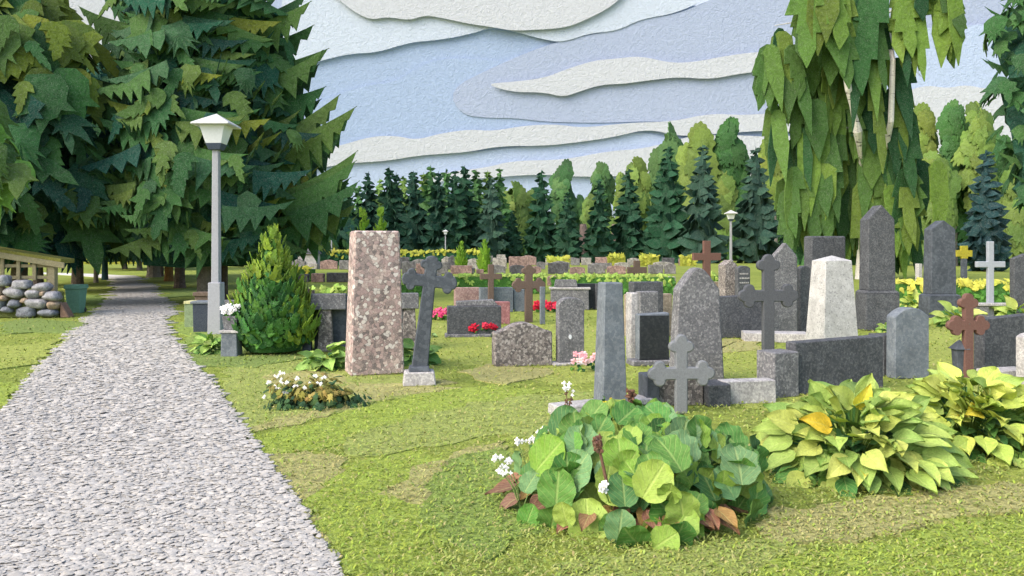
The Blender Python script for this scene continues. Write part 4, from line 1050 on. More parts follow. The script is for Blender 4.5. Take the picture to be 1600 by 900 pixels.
for i, px in enumerate((912, 962)):
    t = thing('dead_tree', 'pinkish grey bare broken trunk between dark conifers, %s one' % ('left', 'right')[i], 'tree', at(px, 112)); k = 112 / F
    mb = MB(); mb.tube([(0, 0, -.1), (.1, 0, 3), (-.1, 0, zat(350, 112))], [.75, .7, .45], n=9); mb.build('trunk', felt('pink_bark', C(138, 122, 114), cell=.6, contrast=.35, fleck=.3), t)
# ---------------------------------------------------------------- weeping birch
BW = felt('birch_bark', C(214, 212, 206), cell=.12, contrast=.18, fleck=.1, bmp=.4)
nt = BW.node_tree; b = nt.nodes['Principled BSDF']; src = b.inputs['Base Color'].links[0].from_socket
mp = N(nt, 'ShaderNodeMapping'); mp.inputs['Scale'].default_value = (1.2, 1.2, 7); nt.links.new(coords(nt), mp.inputs[0])
dn = noise(nt, mp.outputs[0], 1.3, 3, .6)
nt.links.new(mix(nt, 'MIX', ramp(nt, dn, [(.60, g3(0)), (.66, g3(1))]), src, C(70, 66, 64)), b.inputs['Base Color'])
YB = 45.0; k = YB / F; bz = lambda px, py, dy=0.0: at(px, YB + dy, zat(py, YB + dy)) - at(1345, YB)
root = thing('birch_tree', 'tall weeping birch with white stems and hanging green streamers', 'tree', at(1345, YB), 0)
mb = MB()
mb.tube([(0, 0, -.1), bz(1347, 400), bz(1350, 300), bz(1340, 205, -2.0), bz(1326, 140, -2.7), bz(1312, 55, -3.0), bz(1300, -40, -2)], [.34, .30, .27, .24, .19, .13, .06], n=9)
mb.tube([bz(1349, 330), bz(1380, 250, -.6), bz(1392, 190, -1.9), bz(1395, 95, -2.3), bz(1380, 0, 0), bz(1380, -90, 0)], [.2, .18, .16, .14, .12, .06], n=8)
mb.tube([bz(1328, 150, -2.7), bz(1322, 90, -2.7), bz(1322, 40, -2.6)], [.07, .06, .03], n=6)
for a, q in (((1312, 50), (1210, 40)), ((1326, 140), (1240, 130)), ((1385, 20), (1480, 10)), ((1393, 100), (1440, 120)), ((1338, 200), (1230, 230)), ((1392, 190), (1430, 230))):
    p0 = bz(*a); p1 = bz(*q); m_ = (p0 + p1) / 2 + Vector((0, 0, .5)); mb.tube([p0, m_, p1], [.08, .06, .02], n=5)
mb.build('trunk', BW, root)
r = random.Random(91); mb = MB()
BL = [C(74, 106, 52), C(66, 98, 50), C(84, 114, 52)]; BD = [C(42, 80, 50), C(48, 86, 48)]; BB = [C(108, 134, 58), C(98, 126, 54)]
def streamer(px, py, L, w, lay, cols, teeth=2, nx=0):
    dy = -1.0 * lay - 1.8 * (320 - py) / 320 + r.uniform(-.25, .25)
    p = at(px, YB + dy, zat(py, YB + dy)) - root.location
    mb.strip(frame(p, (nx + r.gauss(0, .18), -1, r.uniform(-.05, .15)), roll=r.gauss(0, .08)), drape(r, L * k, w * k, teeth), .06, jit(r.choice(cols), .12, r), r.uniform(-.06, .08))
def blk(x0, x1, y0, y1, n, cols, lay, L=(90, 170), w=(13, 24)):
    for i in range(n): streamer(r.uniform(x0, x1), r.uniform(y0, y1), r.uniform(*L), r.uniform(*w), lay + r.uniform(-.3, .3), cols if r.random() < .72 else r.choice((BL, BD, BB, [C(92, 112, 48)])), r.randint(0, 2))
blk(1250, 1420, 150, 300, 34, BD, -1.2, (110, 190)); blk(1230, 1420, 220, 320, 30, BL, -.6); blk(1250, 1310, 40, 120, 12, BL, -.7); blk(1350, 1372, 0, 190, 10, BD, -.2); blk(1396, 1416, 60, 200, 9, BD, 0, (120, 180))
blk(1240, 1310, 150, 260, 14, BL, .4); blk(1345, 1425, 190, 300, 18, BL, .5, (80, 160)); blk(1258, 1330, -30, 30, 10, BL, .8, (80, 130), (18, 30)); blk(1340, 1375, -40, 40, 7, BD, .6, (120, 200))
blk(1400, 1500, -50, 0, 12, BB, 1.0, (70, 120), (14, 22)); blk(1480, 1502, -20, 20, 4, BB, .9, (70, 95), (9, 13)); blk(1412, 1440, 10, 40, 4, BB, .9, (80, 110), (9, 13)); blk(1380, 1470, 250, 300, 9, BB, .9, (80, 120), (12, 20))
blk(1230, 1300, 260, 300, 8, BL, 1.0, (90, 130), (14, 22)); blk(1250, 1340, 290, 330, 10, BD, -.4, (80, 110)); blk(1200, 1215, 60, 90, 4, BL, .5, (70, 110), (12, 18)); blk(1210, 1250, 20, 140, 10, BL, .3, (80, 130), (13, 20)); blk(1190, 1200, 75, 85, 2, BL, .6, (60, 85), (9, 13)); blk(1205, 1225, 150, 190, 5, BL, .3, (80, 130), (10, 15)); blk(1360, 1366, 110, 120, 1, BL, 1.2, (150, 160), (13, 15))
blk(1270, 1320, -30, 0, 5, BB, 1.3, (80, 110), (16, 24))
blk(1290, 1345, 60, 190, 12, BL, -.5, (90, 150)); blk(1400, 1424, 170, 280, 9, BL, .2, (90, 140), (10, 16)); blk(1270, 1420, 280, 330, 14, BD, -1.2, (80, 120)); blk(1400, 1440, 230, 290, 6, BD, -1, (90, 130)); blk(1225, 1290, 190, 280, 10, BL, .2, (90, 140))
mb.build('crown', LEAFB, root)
# inner of the birch, broken so that sky shows between stems
# right edge tree
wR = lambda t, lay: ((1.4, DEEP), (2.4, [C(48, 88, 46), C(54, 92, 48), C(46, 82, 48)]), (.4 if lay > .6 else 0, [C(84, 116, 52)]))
spruce('leafy tree at the right edge reaching in with ragged dark green branches', at(1690, 30), [(2.6, 1.4), (4.0, 2.6), (6.0, 2.6), (8, 3.2), (9.5, 3.4), (11, 2.8), (13, .4)], 5, 800, .58, wR, 70, tr=(.25, .06), core=.75, name='leafy_tree', combw=lambda t, l: ((1, DEEP), (2, [C(48, 88, 46), C(54, 92, 48)])))
# ================================================================ shed, rock wall, bin
WOOD = felt('weathered_wood', C(150, 142, 112), cell=.06, contrast=.3, fleck=.35, bmp=.6)
MOSS = felt('mossy_roof', C(128, 126, 60), cell=.08, contrast=.4, fleck=.3, bmp=.9)
Ys = 19.4; k = Ys / F
t = thing('shed', 'open wooden lattice shed with a mossy sloping roof at the left edge', 'shed', at(-9, Ys), math.radians(4))
sx = lambda px: px * k
zr = lambda px: zat(397, Ys) - px * k * (19 / 112)
me = prism([(sx(-90), zr(-90) - .05), (sx(112), zr(112) - .05), (sx(112), zr(112) + .06), (sx(-90), zr(-90) + .06)], .7, 0, .01)
link('roof', me, MOSS, t, (-.12, .22, .12))
link('fascia', prism([(sx(-90), zr(-90) - .10), (sx(110), zr(110) - .10), (sx(110), zr(110) + .04), (sx(-90), zr(-90) + .04)], .05, 0, .008), WOOD, t, (0, -.14, .04))
for px, w, d in ((88, 11, 0), (-70, 11, 0), (70, 10, .5), (-70, 10, .5)):
    link('post', frustum(w * k, w * k, w * k, w * k, zr(px) - .08, bev=.008), WOOD, t, (sx(px), d, 0))
for py in (415, 433):
    link('rail', frustum(170 * k, .05, 170 * k, .05, .08, bev=.006), WOOD, t, (sx(6), -.005, zat(py + 3, Ys)))
for px in (14, 38, 62, -12, -38): link('slat', frustum(5.5 * k, .04, 5.5 * k, .04, zr(px) - zat(438, Ys) - .06, bev=.005), WOOD, t, (sx(px), -.05, zat(438, Ys)))
rockm = [granite('field_stone_' + n, [C(*c), C(*[v * .86 for v in c]), C(*[v * 1.1 for v in c])], cell=.06, dark=.3, line=.5) for n, c in (('grey', (142, 142, 146)), ('blue', (112, 116, 124)), ('brown', (146, 130, 112)))]
t = thing('rock_wall', 'dry stone wall of rounded field stones under the lattice shed', 'wall', at(-8, Ys - .45), math.radians(4))
core = frustum(2.4, .35, 2.4, .3, .62, bev=.03); link('mortar', core, felt('wall_moss', C(96, 104, 56), cell=.06, contrast=.5, fleck=.4), t, (sx(94) - 1.2, .15, 0))
rocks = [(12, 439, 24, 17, 0), (40, 445, 26, 15, 0), (70, 449, 28, 14, 0), (58, 459, 22, 15, 0), (30, 457, 31, 17, 0), (85, 463, 24, 15, 0), (5, 455, 17, 18, 2), (15, 466, 14, 9, 2), (64, 474, 32, 16, 0), (88, 477, 17, 14, 2), (31, 475, 18, 13, 1), (4, 475, 26, 20, 1), (48, 488, 30, 17, 1), (80, 489, 28, 13, 1), (20, 484, 20, 10, 1), (-16, 442, 26, 18, 0), (-18, 462, 28, 18, 1), (-20, 482, 28, 18, 0), (74, 459, 10, 8, 2), (46, 470, 12, 9, 2)]
r = random.Random(14)
for px, py, w, h, mi in rocks:
    bm = bmesh.new(); bmesh.ops.create_icosphere(bm, subdivisions=3, radius=.5)
    ph = [r.uniform(0, 6) for _ in range(4)]
    for v in bm.verts:
        q = v.co.normalized(); p_ = (abs(q.x) ** 3 + abs(q.y) ** 3 + abs(q.z) ** 3) ** (-1 / 3.0)
        v.co = q * .5 * p_ * (1 + .06 * math.sin(4 * q.x + ph[0]) + .06 * math.sin(5 * q.z + ph[1]) + .03 * math.sin(9 * q.y + ph[2]))
        v.co = Vector((v.co.x * w * k, v.co.y * .38, v.co.z * h * k))
    me = bpy.data.meshes.new('stone'); bm.to_mesh(me); bm.free(); me.polygons.foreach_set('use_smooth', [True] * len(me.polygons))
    me.transform(Matrix.Rotation(r.uniform(-.15, .15), 4, 'Y'))
    link('stone', me, rockm[mi], t, (sx(px), r.uniform(-.03, .03), zat(py, Ys - .45)))
link('corner_stone', prism([(0, 0), (14 * k, 0), (2 * k, 22 * k), (0, 24 * k)], .3, 0, .02), felt('red_stone', C(132, 106, 92), cell=.06), t, (sx(97), .1, 0))
Yb = dist(489); k = Yb / F
GB = felt('green_bin_plastic', C(104, 148, 128), cell=.06, contrast=.18, fleck=.2, bmp=.2, rough=.6)
t = thing('wheelie_bin', 'green plastic waste bin between the rock wall and the path', 'bin', at(119, Yb), math.radians(4))
link('bin_body', frustum(18 * k, .30, 23 * k, .40, 38 * k, bev=.012), GB, t)
link('lid', frustum(26 * k, .46, 25 * k, .44, 6.5 * k, bev=.012), GB, t, (0, 0, 38 * k - .002))
for s_ in (-1, 1):
    mb = MB(); mb.tube([(s_ * 7 * k, .17, .07), (s_ * 9.5 * k, .17, .07)], [.07, .07], n=12); mb.build('wheel', M['black'], t)
DB = felt('dark_bin', C(60, 68, 80), cell=.06, contrast=.18, bmp=.2)
Yb = dist(521); k = Yb / F
t = thing('waste_bin', 'dark square waste bin with a flat lid left of the lamp post', 'bin', at(320, Yb + .25), 0)
link('bin_body', frustum(26 * k, .34, 28 * k, .36, 46 * k, bev=.01), DB, t)
link('lid', frustum(34 * k, .42, 34 * k, .42, .05, bev=.01), M['slateblue'], t, (0, 0, 46 * k - .002))
Yb = dist(513); k = Yb / F
t = thing('crate', 'pale green wooden box left of the dark waste bin', 'box', at(301, Yb + .2), 0)
link('box_body', frustum(16 * k, .34, 16 * k, .34, 38 * k, bev=.01), felt('green_paint', C(128, 146, 112), cell=.06), t)
link('lid', frustum(17.5 * k, .38, 17 * k, .37, .06, bev=.008), felt('pale_lid', C(190, 190, 140), cell=.06), t, (0, 0, 38 * k - .002))
Yb = 18.5; k = Yb / F
t = thing('crate', 'brown wooden box with an overhanging lid behind the dark waste bin', 'box', at(320, Yb), 0)
BX = felt('brown_board', C(104, 90, 80), cell=.06)
link('box_body', frustum(24 * k, .3, 24 * k, .3, zat(462, Yb), bev=.01), BX, t)
link('lid', frustum(28 * k, .38, 28 * k, .38, .09, bev=.01), BX, t, (0, 0, zat(462, Yb) - .002))

# ================================================================ hedges and shrubs
HEDGE = felt('hedge_paper', None, cell=.12, contrast=.3, fleck=.25, bmp=.5)
def hedge(label, a, b, Y, zt, depth, cols_top, cols_low, seed, leaf, name='hedge', n=None, cat='hedge'):
    r = random.Random(seed); k = Y / F; x0, x1 = at(a, Y).x, at(b, Y).x; L = x1 - x0
    t = thing(name, label, cat, ((x0 + x1) / 2, Y, 0))
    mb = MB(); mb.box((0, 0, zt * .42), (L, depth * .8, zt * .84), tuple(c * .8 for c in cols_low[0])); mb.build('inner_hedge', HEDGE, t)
    mb = MB(); n = n or int(L / leaf * 7)
    for i in range(n):
        x = r.uniform(-L / 2, L / 2); q = r.random()
        if q < .55: p = (x, -depth * .42, r.uniform(.1, .95) * zt); nn = (r.gauss(0, .4), -1, r.uniform(.1, .7))
        else: p = (x, r.uniform(-.45, .3) * depth, zt * r.uniform(.86, 1.0)); nn = (r.gauss(0, .4), -.6 + r.gauss(0, .3), 1)
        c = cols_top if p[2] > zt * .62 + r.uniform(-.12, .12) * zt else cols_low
        s = leaf * r.uniform(.7, 1.25)
        mb.star(frame(p, nn, roll=r.uniform(-.6, .6) + (math.pi if r.random() < .6 else 0)), maple(r, s, r.choice((3, 5)), 70, .45), .1 * s, jit(r.choice(c), .14, r), .15, .05 * s)
    mb.build('foliage', HEDGE, t); return t
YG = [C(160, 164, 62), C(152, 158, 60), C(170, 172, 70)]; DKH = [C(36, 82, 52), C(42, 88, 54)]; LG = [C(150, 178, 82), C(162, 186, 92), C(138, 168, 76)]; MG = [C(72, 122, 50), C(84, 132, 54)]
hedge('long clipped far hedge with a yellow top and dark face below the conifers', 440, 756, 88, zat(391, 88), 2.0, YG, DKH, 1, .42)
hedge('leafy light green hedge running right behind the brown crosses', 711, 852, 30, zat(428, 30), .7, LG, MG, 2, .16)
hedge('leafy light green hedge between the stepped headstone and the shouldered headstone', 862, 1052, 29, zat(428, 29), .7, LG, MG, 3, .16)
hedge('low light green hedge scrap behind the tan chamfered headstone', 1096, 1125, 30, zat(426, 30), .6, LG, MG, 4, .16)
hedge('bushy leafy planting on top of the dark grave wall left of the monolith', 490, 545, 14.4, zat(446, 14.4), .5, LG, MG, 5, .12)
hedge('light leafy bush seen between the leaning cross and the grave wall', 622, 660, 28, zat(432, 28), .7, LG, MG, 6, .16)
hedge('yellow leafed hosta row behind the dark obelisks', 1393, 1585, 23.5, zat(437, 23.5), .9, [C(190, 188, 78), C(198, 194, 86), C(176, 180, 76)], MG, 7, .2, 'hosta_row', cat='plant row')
hedge('yellow low shrub row at the foot of the far conifers, left of the brown cross', 950, 976, 84, zat(398, 84), 1.5, YG, YG, 8, .5, 'shrub', cat='shrub')
hedge('yellow low shrub row at the foot of the far conifers, right of the brown cross', 1000, 1028, 84, zat(399, 84), 1.5, YG, YG, 9, .5, 'shrub', cat='shrub')
hedge('yellow green low shrub below the red brown cross', 1064, 1085, 84, zat(400, 84), 1.5, YG, YG, 10, .5, 'shrub', cat='shrub')
hedge('bright lemon shrub standing among the farthest headstones', 857, 888, 74, zat(401, 74), 1.5, [C(170, 176, 70), C(160, 168, 66)], YG, 12, .5, 'shrub', cat='shrub')
hedge('yellow topped shrub right of the pointed bush', 455, 490, 42, zat(417, 42), 1.0, [C(206, 200, 70), C(190, 190, 66)], MG, 13, .28, 'shrub', cat='shrub')
hedge('dark green undergrowth filling the foot of the far tree line', 470, 1720, 142, zat(368, 142), 5, [C(52, 96, 60), C(64, 106, 60)], [C(44, 88, 60)], 21, 2.4, 'undergrowth', cat='undergrowth', n=900)
hedge('low bright lawn hedge beyond the wood, left of the far bend', 20, 240, 96, zat(402, 96), 2.0, YG, YG, 14, .6, 'hedge')
hedge('low bright lawn hedge beyond the wood, right of the far bend', 240, 480, 92, zat(404, 92), 2.0, YG, [C(120, 140, 56)], 15, .6, 'hedge')

def thuja(label, loc, h, R_, seed, inner, outer, leaf, n, base=.10):
    """pointed bush of upright feathery sprays"""
    r = random.Random(seed); t = thing('arborvitae', label, 'shrub', loc)
    mb = MB(); mb.tube([(0, 0, -.02), (0, 0, h * .6)], [R_ * .1, R_ * .04], n=7); mb.build('trunk', BARK, t)
    prof = lambda q: R_ * min(1, (1 - q) ** .85 * 1.12) * (.72 + .28 * min(1, q * 6))
    mb = MB(); m = 14; vs = []; fs = []
    for i in range(10):
        for j in range(m): vs.append((math.cos(6.283 * j / m) * prof(i / 9.0) * .82, math.sin(6.283 * j / m) * prof(i / 9.0) * .82, base * .5 + (h * .97 - base) * i / 9.0))
    for i in range(9):
        for j in range(m): a, b = i * m + j, i * m + (j + 1) % m; fs.append((a, b, b + m, a + m))
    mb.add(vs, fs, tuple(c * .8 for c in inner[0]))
    for i in range(n):
        q = 1 - math.sqrt(r.random()) * .99; a = r.uniform(math.pi * .95, math.pi * 2.05) if r.random() < .75 else r.uniform(0, math.pi)
        qq = r.uniform(.8, 1.04); p = (math.cos(a) * prof(q) * qq, math.sin(a) * prof(q) * qq, base + q * (h - base) * .97)
        nn = (math.cos(a) + r.gauss(0, .3), math.sin(a) + r.gauss(0, .3), r.uniform(.0, .5))
        edge = abs(math.cos(a)) + (q > .55) * .8 + r.uniform(-.2, .2) > .82
        s = leaf * r.uniform(.7, 1.25) * (1.1 - .4 * q)
        if r.random() < .65:
            nn = (nn[0], nn[1], -.35); mb.strip(frame(p, nn, roll=math.pi + r.gauss(0, .25) - math.cos(a) * .35), drape(r, s * 1.9, s * .5, r.randint(2, 3)), .08 * s, jit(r.choice(outer if edge else inner), .14, r), .1); continue
        s *= 1.2; pts = maple(r, s, r.choice((5, 7)), r.uniform(44, 64), .42, .22)
        mb.star(frame(p, nn, roll=math.pi + r.gauss(0, .3) - math.cos(a) * .35), pts, .1 * s, jit(r.choice(outer if edge else inner), .14, r), .15, .05 * s)
    for i in range(7):
        mb.star(frame((r.uniform(-.03, .03) * h, r.uniform(-.05, .0), h * (.90 + .012 * i)), (r.gauss(0, .3), -1, .1), roll=math.pi + r.gauss(0, .12)), maple(r, leaf * .9, 5, 40, .5, .4), .01, jit(r.choice(outer), .1, r), .1)
    mb.build('foliage', HEDGE, t); return t
ING = [C(60, 108, 50), C(72, 118, 50), C(52, 96, 52), C(84, 126, 50)]; OUT = [C(124, 148, 48), C(112, 140, 48), C(102, 132, 48)]
thuja('large pointed arborvitae bush with yellow green edges right of the lamp post', at(428, 12.5), zat(352, 12.5), .70, 1, ING, OUT, .12, 950)
TH = [C(110, 150, 44), C(120, 156, 46)]
for px, yt, Y, hw, lab in ((567, 325, 40, 12, 'left one of two pointed yellow green bushes behind the monolith top'), (595, 324, 41, 13, 'right one of two pointed yellow green bushes behind the monolith top'),
                           (721, 378, 60, 8, 'small narrow pointed bush in the far rows right of the leaning cross'), (757, 375, 60, 10, 'small pointed bush in the far rows above the thin brown cross')):
    thuja(lab, at(px, Y), zat(yt, Y), hw * Y / F, px, TH, TH, .26, 150)

# ================================================================ leafy plants
LEAFH = leafmat('hosta_leaf', .03, .22); LEAFR = leafmat('bergenia_leaf', .03, .22); LEAFS = felt('small_leaf', None, cell=.03, contrast=.25, fleck=.12, bmp=.3)
def blade(mb, p, d, nn, L, w, col, r, kind='hosta', droop=.5, cup=.12, nu=9, tipcol=None):
    """leaf blade of length L along d, bending over its length"""
    d = Vector(d).normalized(); nn = Vector(nn); nn = (nn - d * nn.dot(d)).normalized(); x = d.cross(nn)
    vs = []; uv = []; fs = []; cs = []; p = Vector(p); q = Vector(p); dd = d.copy(); n2 = nn.copy(); nw = 7
    tw = r.uniform(-.25, .25); wav = r.uniform(0, 6)
    for i in range(nu + 1):
        t = i / nu
        if kind == 'hosta': wd = (math.sin(math.pi * min(1, t * 1.02) ** .72) ** .85) * w * (1 - .25 * t)
        elif kind == 'round': wd = w * math.sqrt(max(0.0, 1 - (2 * (t * .97 + .02) - 1) ** 2)) ** .9 * (1 + .06 * math.sin(t * 17 + wav))
        else: wd = w * math.sin(math.pi * min(1, t)) ** .9
        if i == nu and kind != 'round': wd = .002
        if i == 0: wd = max(wd, w * .10)
        for j in range(nw):
            s = j / (nw - 1) * 2 - 1
            e = .05 * w * math.sin(t * 15 + wav + s * 2) * abs(s) * (2.4 if kind == 'round' else .9)
            v = q + x * (s * wd) + n2 * (cup * w * (abs(s) ** 1.5) * (1 if kind != 'round' else .9) + e)
            vs.append(v); uv.append((s, t)); cs.append(col if not tipcol else tuple(a + (b - a) * t * abs(s) for a, b in zip(col, tipcol)))
        ang = -droop / nu * (1 + t)
        Rm = Matrix.Rotation(ang, 3, x); dd = Rm @ dd; n2 = Rm @ n2
        q = q + dd * (L / nu)
    for i in range(nu):
        for j in range(nw - 1): a = i * nw + j; fs.append((a, a + 1, a + nw + 1, a + nw))
    mb.add(vs, fs, cs, uv)
def dome_dir(r, tmax=98):
    th = math.acos(1 - r.random() * (1 - math.cos(math.radians(tmax)))); a = r.uniform(0, 2 * math.pi)
    return Vector((math.sin(th) * math.cos(a), math.sin(th) * math.sin(a), math.cos(th))), th
def stem_mb(mb, a, b, r0, col, sag=.0):
    a = Vector(a); b = Vector(b); m = (a + b) / 2 + Vector((0, 0, sag)); mb.tube([a, m, b], [r0, r0 * .85, r0 * .7], col, n=5, cap=False)
def flower(mb, p, s, r, col=(.82, .82, .8), n=5, eye=None):
    for i in range(n):
        a = 2 * math.pi * i / n + r.uniform(-.2, .2)
        d = Vector((math.cos(a), -.45 + r.uniform(-.2, .2), math.sin(a)))
        M_ = frame(Vector(p) + d * s * .5, (r.gauss(0, .25), -1, .5 + r.gauss(0, .2)), up=d)
        mb.star(M_, [(math.cos(t) * s * .38, math.sin(t) * s * .55) for t in [k * .785 for k in range(8)]], s * .12, jit(col, .06, r), .1, s * .08)
    if eye: mb.star(frame(Vector(p) + Vector((0, -s * .25, .05 * s)), (0, -1, .4)), [(math.cos(k) * s * .18, math.sin(k) * s * .18) for k in range(6)], s * .1, eye)

def hosta(label, loc, R_, h, seed, n, L, w, cols, low, accent=None, name='hosta', mat=None, petiole=True, front=.62, tmax=104):
    r = random.Random(seed); t = thing(name, label, 'plant', loc); mb = MB(); ms = MB()
    for i in range(n):
        f = i / n                                   # low outer leaves first, then the crown
        dr, th = dome_dir(r, tmax)
        if r.random() < front and dr.y > 0: dr.y = -dr.y
        th_ = math.degrees(th)
        rad = R_ * r.uniform(.50, .80)
        az = Vector((dr.x, dr.y, 0)); az = az.normalized() if az.length > 1e-3 else Vector((0, -1, 0))
        base = Vector((dr.x * rad, dr.y * rad, max(.03, dr.z * h * .82 + .02)))
        d = az * (.55 + .5 * math.sin(th)) + Vector((r.gauss(0, .22), r.gauss(0, .22), .55 * math.cos(th) - .32 * (th_ > 62)))
        nn = Vector((dr.x * .55, dr.y * .5 - .5, .68)) + Vector((r.gauss(0, .22), r.gauss(0, .22), 0))
        s = r.uniform(.72, 1.12)
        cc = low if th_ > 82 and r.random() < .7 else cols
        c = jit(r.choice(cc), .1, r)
        if accent and r.random() < .012: c = jit(r.choice(accent), .08, r)
        blade(mb, base, d, nn, L * s, w * s * r.uniform(.9, 1.2), c, r, 'hosta', r.uniform(.1, .8), .26)
        if petiole: stem_mb(ms, (base.x * .12, base.y * .12, .0), base, .006, C(110, 140, 60), .05)
    for i in range(int(n * .45)):                   # deeper green leaves inside the clump
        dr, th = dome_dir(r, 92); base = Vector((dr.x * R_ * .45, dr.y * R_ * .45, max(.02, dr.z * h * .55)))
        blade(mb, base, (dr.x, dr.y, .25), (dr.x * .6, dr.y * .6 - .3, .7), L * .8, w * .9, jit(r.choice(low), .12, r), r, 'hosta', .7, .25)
    mb.build('foliage', mat or LEAFH, t, smooth=True)
    if petiole: ms.build('stems', LEAFS, t)
    return t
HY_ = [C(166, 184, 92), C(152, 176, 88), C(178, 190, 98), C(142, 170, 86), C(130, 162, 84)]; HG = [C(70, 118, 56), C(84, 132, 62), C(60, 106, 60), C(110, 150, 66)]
HA = [C(222, 190, 60), C(214, 196, 70)]
def clump(px, py_front, width_px, py_top, dY):
    Y = dist(py_front) + dY; return at(px, Y), width_px / 2 * Y / F, zat(py_top, Y)
p, R_, h = clump(1330, 775, 322, 606, .62)
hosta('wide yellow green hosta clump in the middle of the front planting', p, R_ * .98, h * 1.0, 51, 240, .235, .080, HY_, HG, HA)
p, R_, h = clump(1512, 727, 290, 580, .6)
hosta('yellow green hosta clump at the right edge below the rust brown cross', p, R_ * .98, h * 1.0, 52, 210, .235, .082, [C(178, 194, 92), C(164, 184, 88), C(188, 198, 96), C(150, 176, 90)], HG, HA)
# bergenia
p, R_, h = clump(988, 838, 412, 634, .72)
r = random.Random(61); bt = thing('bergenia', 'large clump of round leaved green bergenia with brown lower leaves in front', 'plant', p)
mb = MB(); ms = MB()
RB = [C(80, 128, 60), C(94, 140, 66), C(72, 116, 68), C(134, 162, 74), C(148, 172, 80), C(84, 132, 54), C(110, 146, 54), C(58, 98, 50), C(102, 140, 92), C(92, 134, 62), C(66, 112, 52)]
def bleaf(dr, rad, hz, s, c, tilt=0.0, droop=.35):
    base = Vector((dr.x * rad, dr.y * rad, max(.04, max(0, dr.z) ** .7 * hz)))
    up = Vector((0, 0, 1)) - dr * dr.z
    if up.length < .15: up = Vector((r.gauss(0, 1), r.gauss(0, 1), 0))
    d = up.normalized() + Vector((r.gauss(0, .5), r.gauss(0, .35), r.gauss(0, .2))) + dr * .35
    nn = dr * .65 + Vector((r.gauss(0, .3), -.58 + r.gauss(0, .26), .38))
    blade(mb, base - d.normalized() * s * .4, d, nn, s * 1.05, s * .50, c, r, 'round', droop * r.uniform(.2, 1), .22, 10)
    stem_mb(ms, (base.x * .25, base.y * .25, 0), base - d.normalized() * s * .38, .008, C(128, 150, 70), .02)
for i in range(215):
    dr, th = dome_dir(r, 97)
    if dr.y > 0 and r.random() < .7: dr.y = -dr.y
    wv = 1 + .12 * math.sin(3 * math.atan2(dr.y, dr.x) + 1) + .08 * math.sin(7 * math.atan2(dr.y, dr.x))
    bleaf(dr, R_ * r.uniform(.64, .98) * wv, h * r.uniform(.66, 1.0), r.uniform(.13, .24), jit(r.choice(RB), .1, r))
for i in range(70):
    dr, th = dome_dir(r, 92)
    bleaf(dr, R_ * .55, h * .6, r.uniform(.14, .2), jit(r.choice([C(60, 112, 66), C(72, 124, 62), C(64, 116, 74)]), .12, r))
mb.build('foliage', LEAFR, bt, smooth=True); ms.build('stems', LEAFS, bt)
mb = MB()
for i in range(52):
    a = r.uniform(math.pi * .97, math.pi * 2.03); q = R_ * r.uniform(.66, .92)
    az = Vector((math.cos(a), math.sin(a), 0))
    blade(mb, (az.x * q, az.y * q, r.uniform(.07, .15)), az + Vector((r.gauss(0, .35), 0, -.25)), Vector((az.x * .5, az.y * .5 - .2, .75)), r.uniform(.14, .21), r.uniform(.045, .07), jit(r.choice([C(126, 90, 70), C(138, 104, 76), C(116, 84, 70), C(140, 98, 80), C(148, 120, 70)]), .12, r), r, 'hosta', r.uniform(.1, .7), .25)
for i in range(3):
    dr = Vector((r.uniform(-.25, .25), -.75, .55)).normalized()
o = mb.build('withered_leaves', LEAFR, bt, smooth=True); o['label'] = 'brown withered lower leaves'
Yl = p.y
def loc(px, py, dy): return Vector(((px - 800) * (Yl + dy) / F - p.x, dy, zat(py, Yl + dy)))
BRN = C(112, 84, 70)
for (x0, y0), (x1, y1), dy in (((952, 772), (934, 690), -.70), ((985, 640), (986, 616), .25)):
    sh = MB(); a_ = loc(x0, y0, dy); b_ = loc(x1, y1, dy); sh.tube([a_, (a_ + b_) / 2, b_], [.010, .009, .008], BRN, n=6)
    for i in range(46):
        q = b_ + Vector((max(-.022, min(.022, r.gauss(0, .013))), max(-.022, min(.022, r.gauss(0, .012))), max(-.04, min(.03, r.gauss(0, .026))) - .01)); s = r.uniform(.016, .026)
        sh.star(frame(q, (r.gauss(0, .6), -1, r.gauss(0, .6)), roll=r.uniform(0, 6)), maple(r, s, 3, 60, .5), .006, jit(BRN, .25, r), 0, .004)
    sh.build('seed_head', LEAFS, bt)
fm = MB(); q = loc(942, 760, -.74); fm.tube([loc(958, 800, -.6), loc(950, 780, -.7), q], [.005, .005, .004], C(130, 160, 80), n=5)
for i in range(7): flower(fm, q + Vector((r.gauss(0, .016), r.gauss(0, .01), r.gauss(0, .016))), .022, r)
fm.build('white_flower', LEAFS, bt)
ym = MB()
for i in range(60):
    q = loc(958 + r.gauss(0, 10), 634 + r.gauss(0, 4), .30 + r.gauss(0, .04)); ym.star(frame(q, (r.gauss(0, .5), -1, .5), roll=r.uniform(0, 6)), maple(r, .022, 3, 60, .5), .006, jit(C(186, 168, 40), .2, r), 0, .004)
ym.tube([loc(958, 690, .30), loc(958, 638, .30)], [.02, .03], C(120, 130, 50), n=6)
tag(ym.build('sedum', LEAFS, None, p), 'tuft of small mustard yellow leaves at the foot of the slate pillar', 'plant')
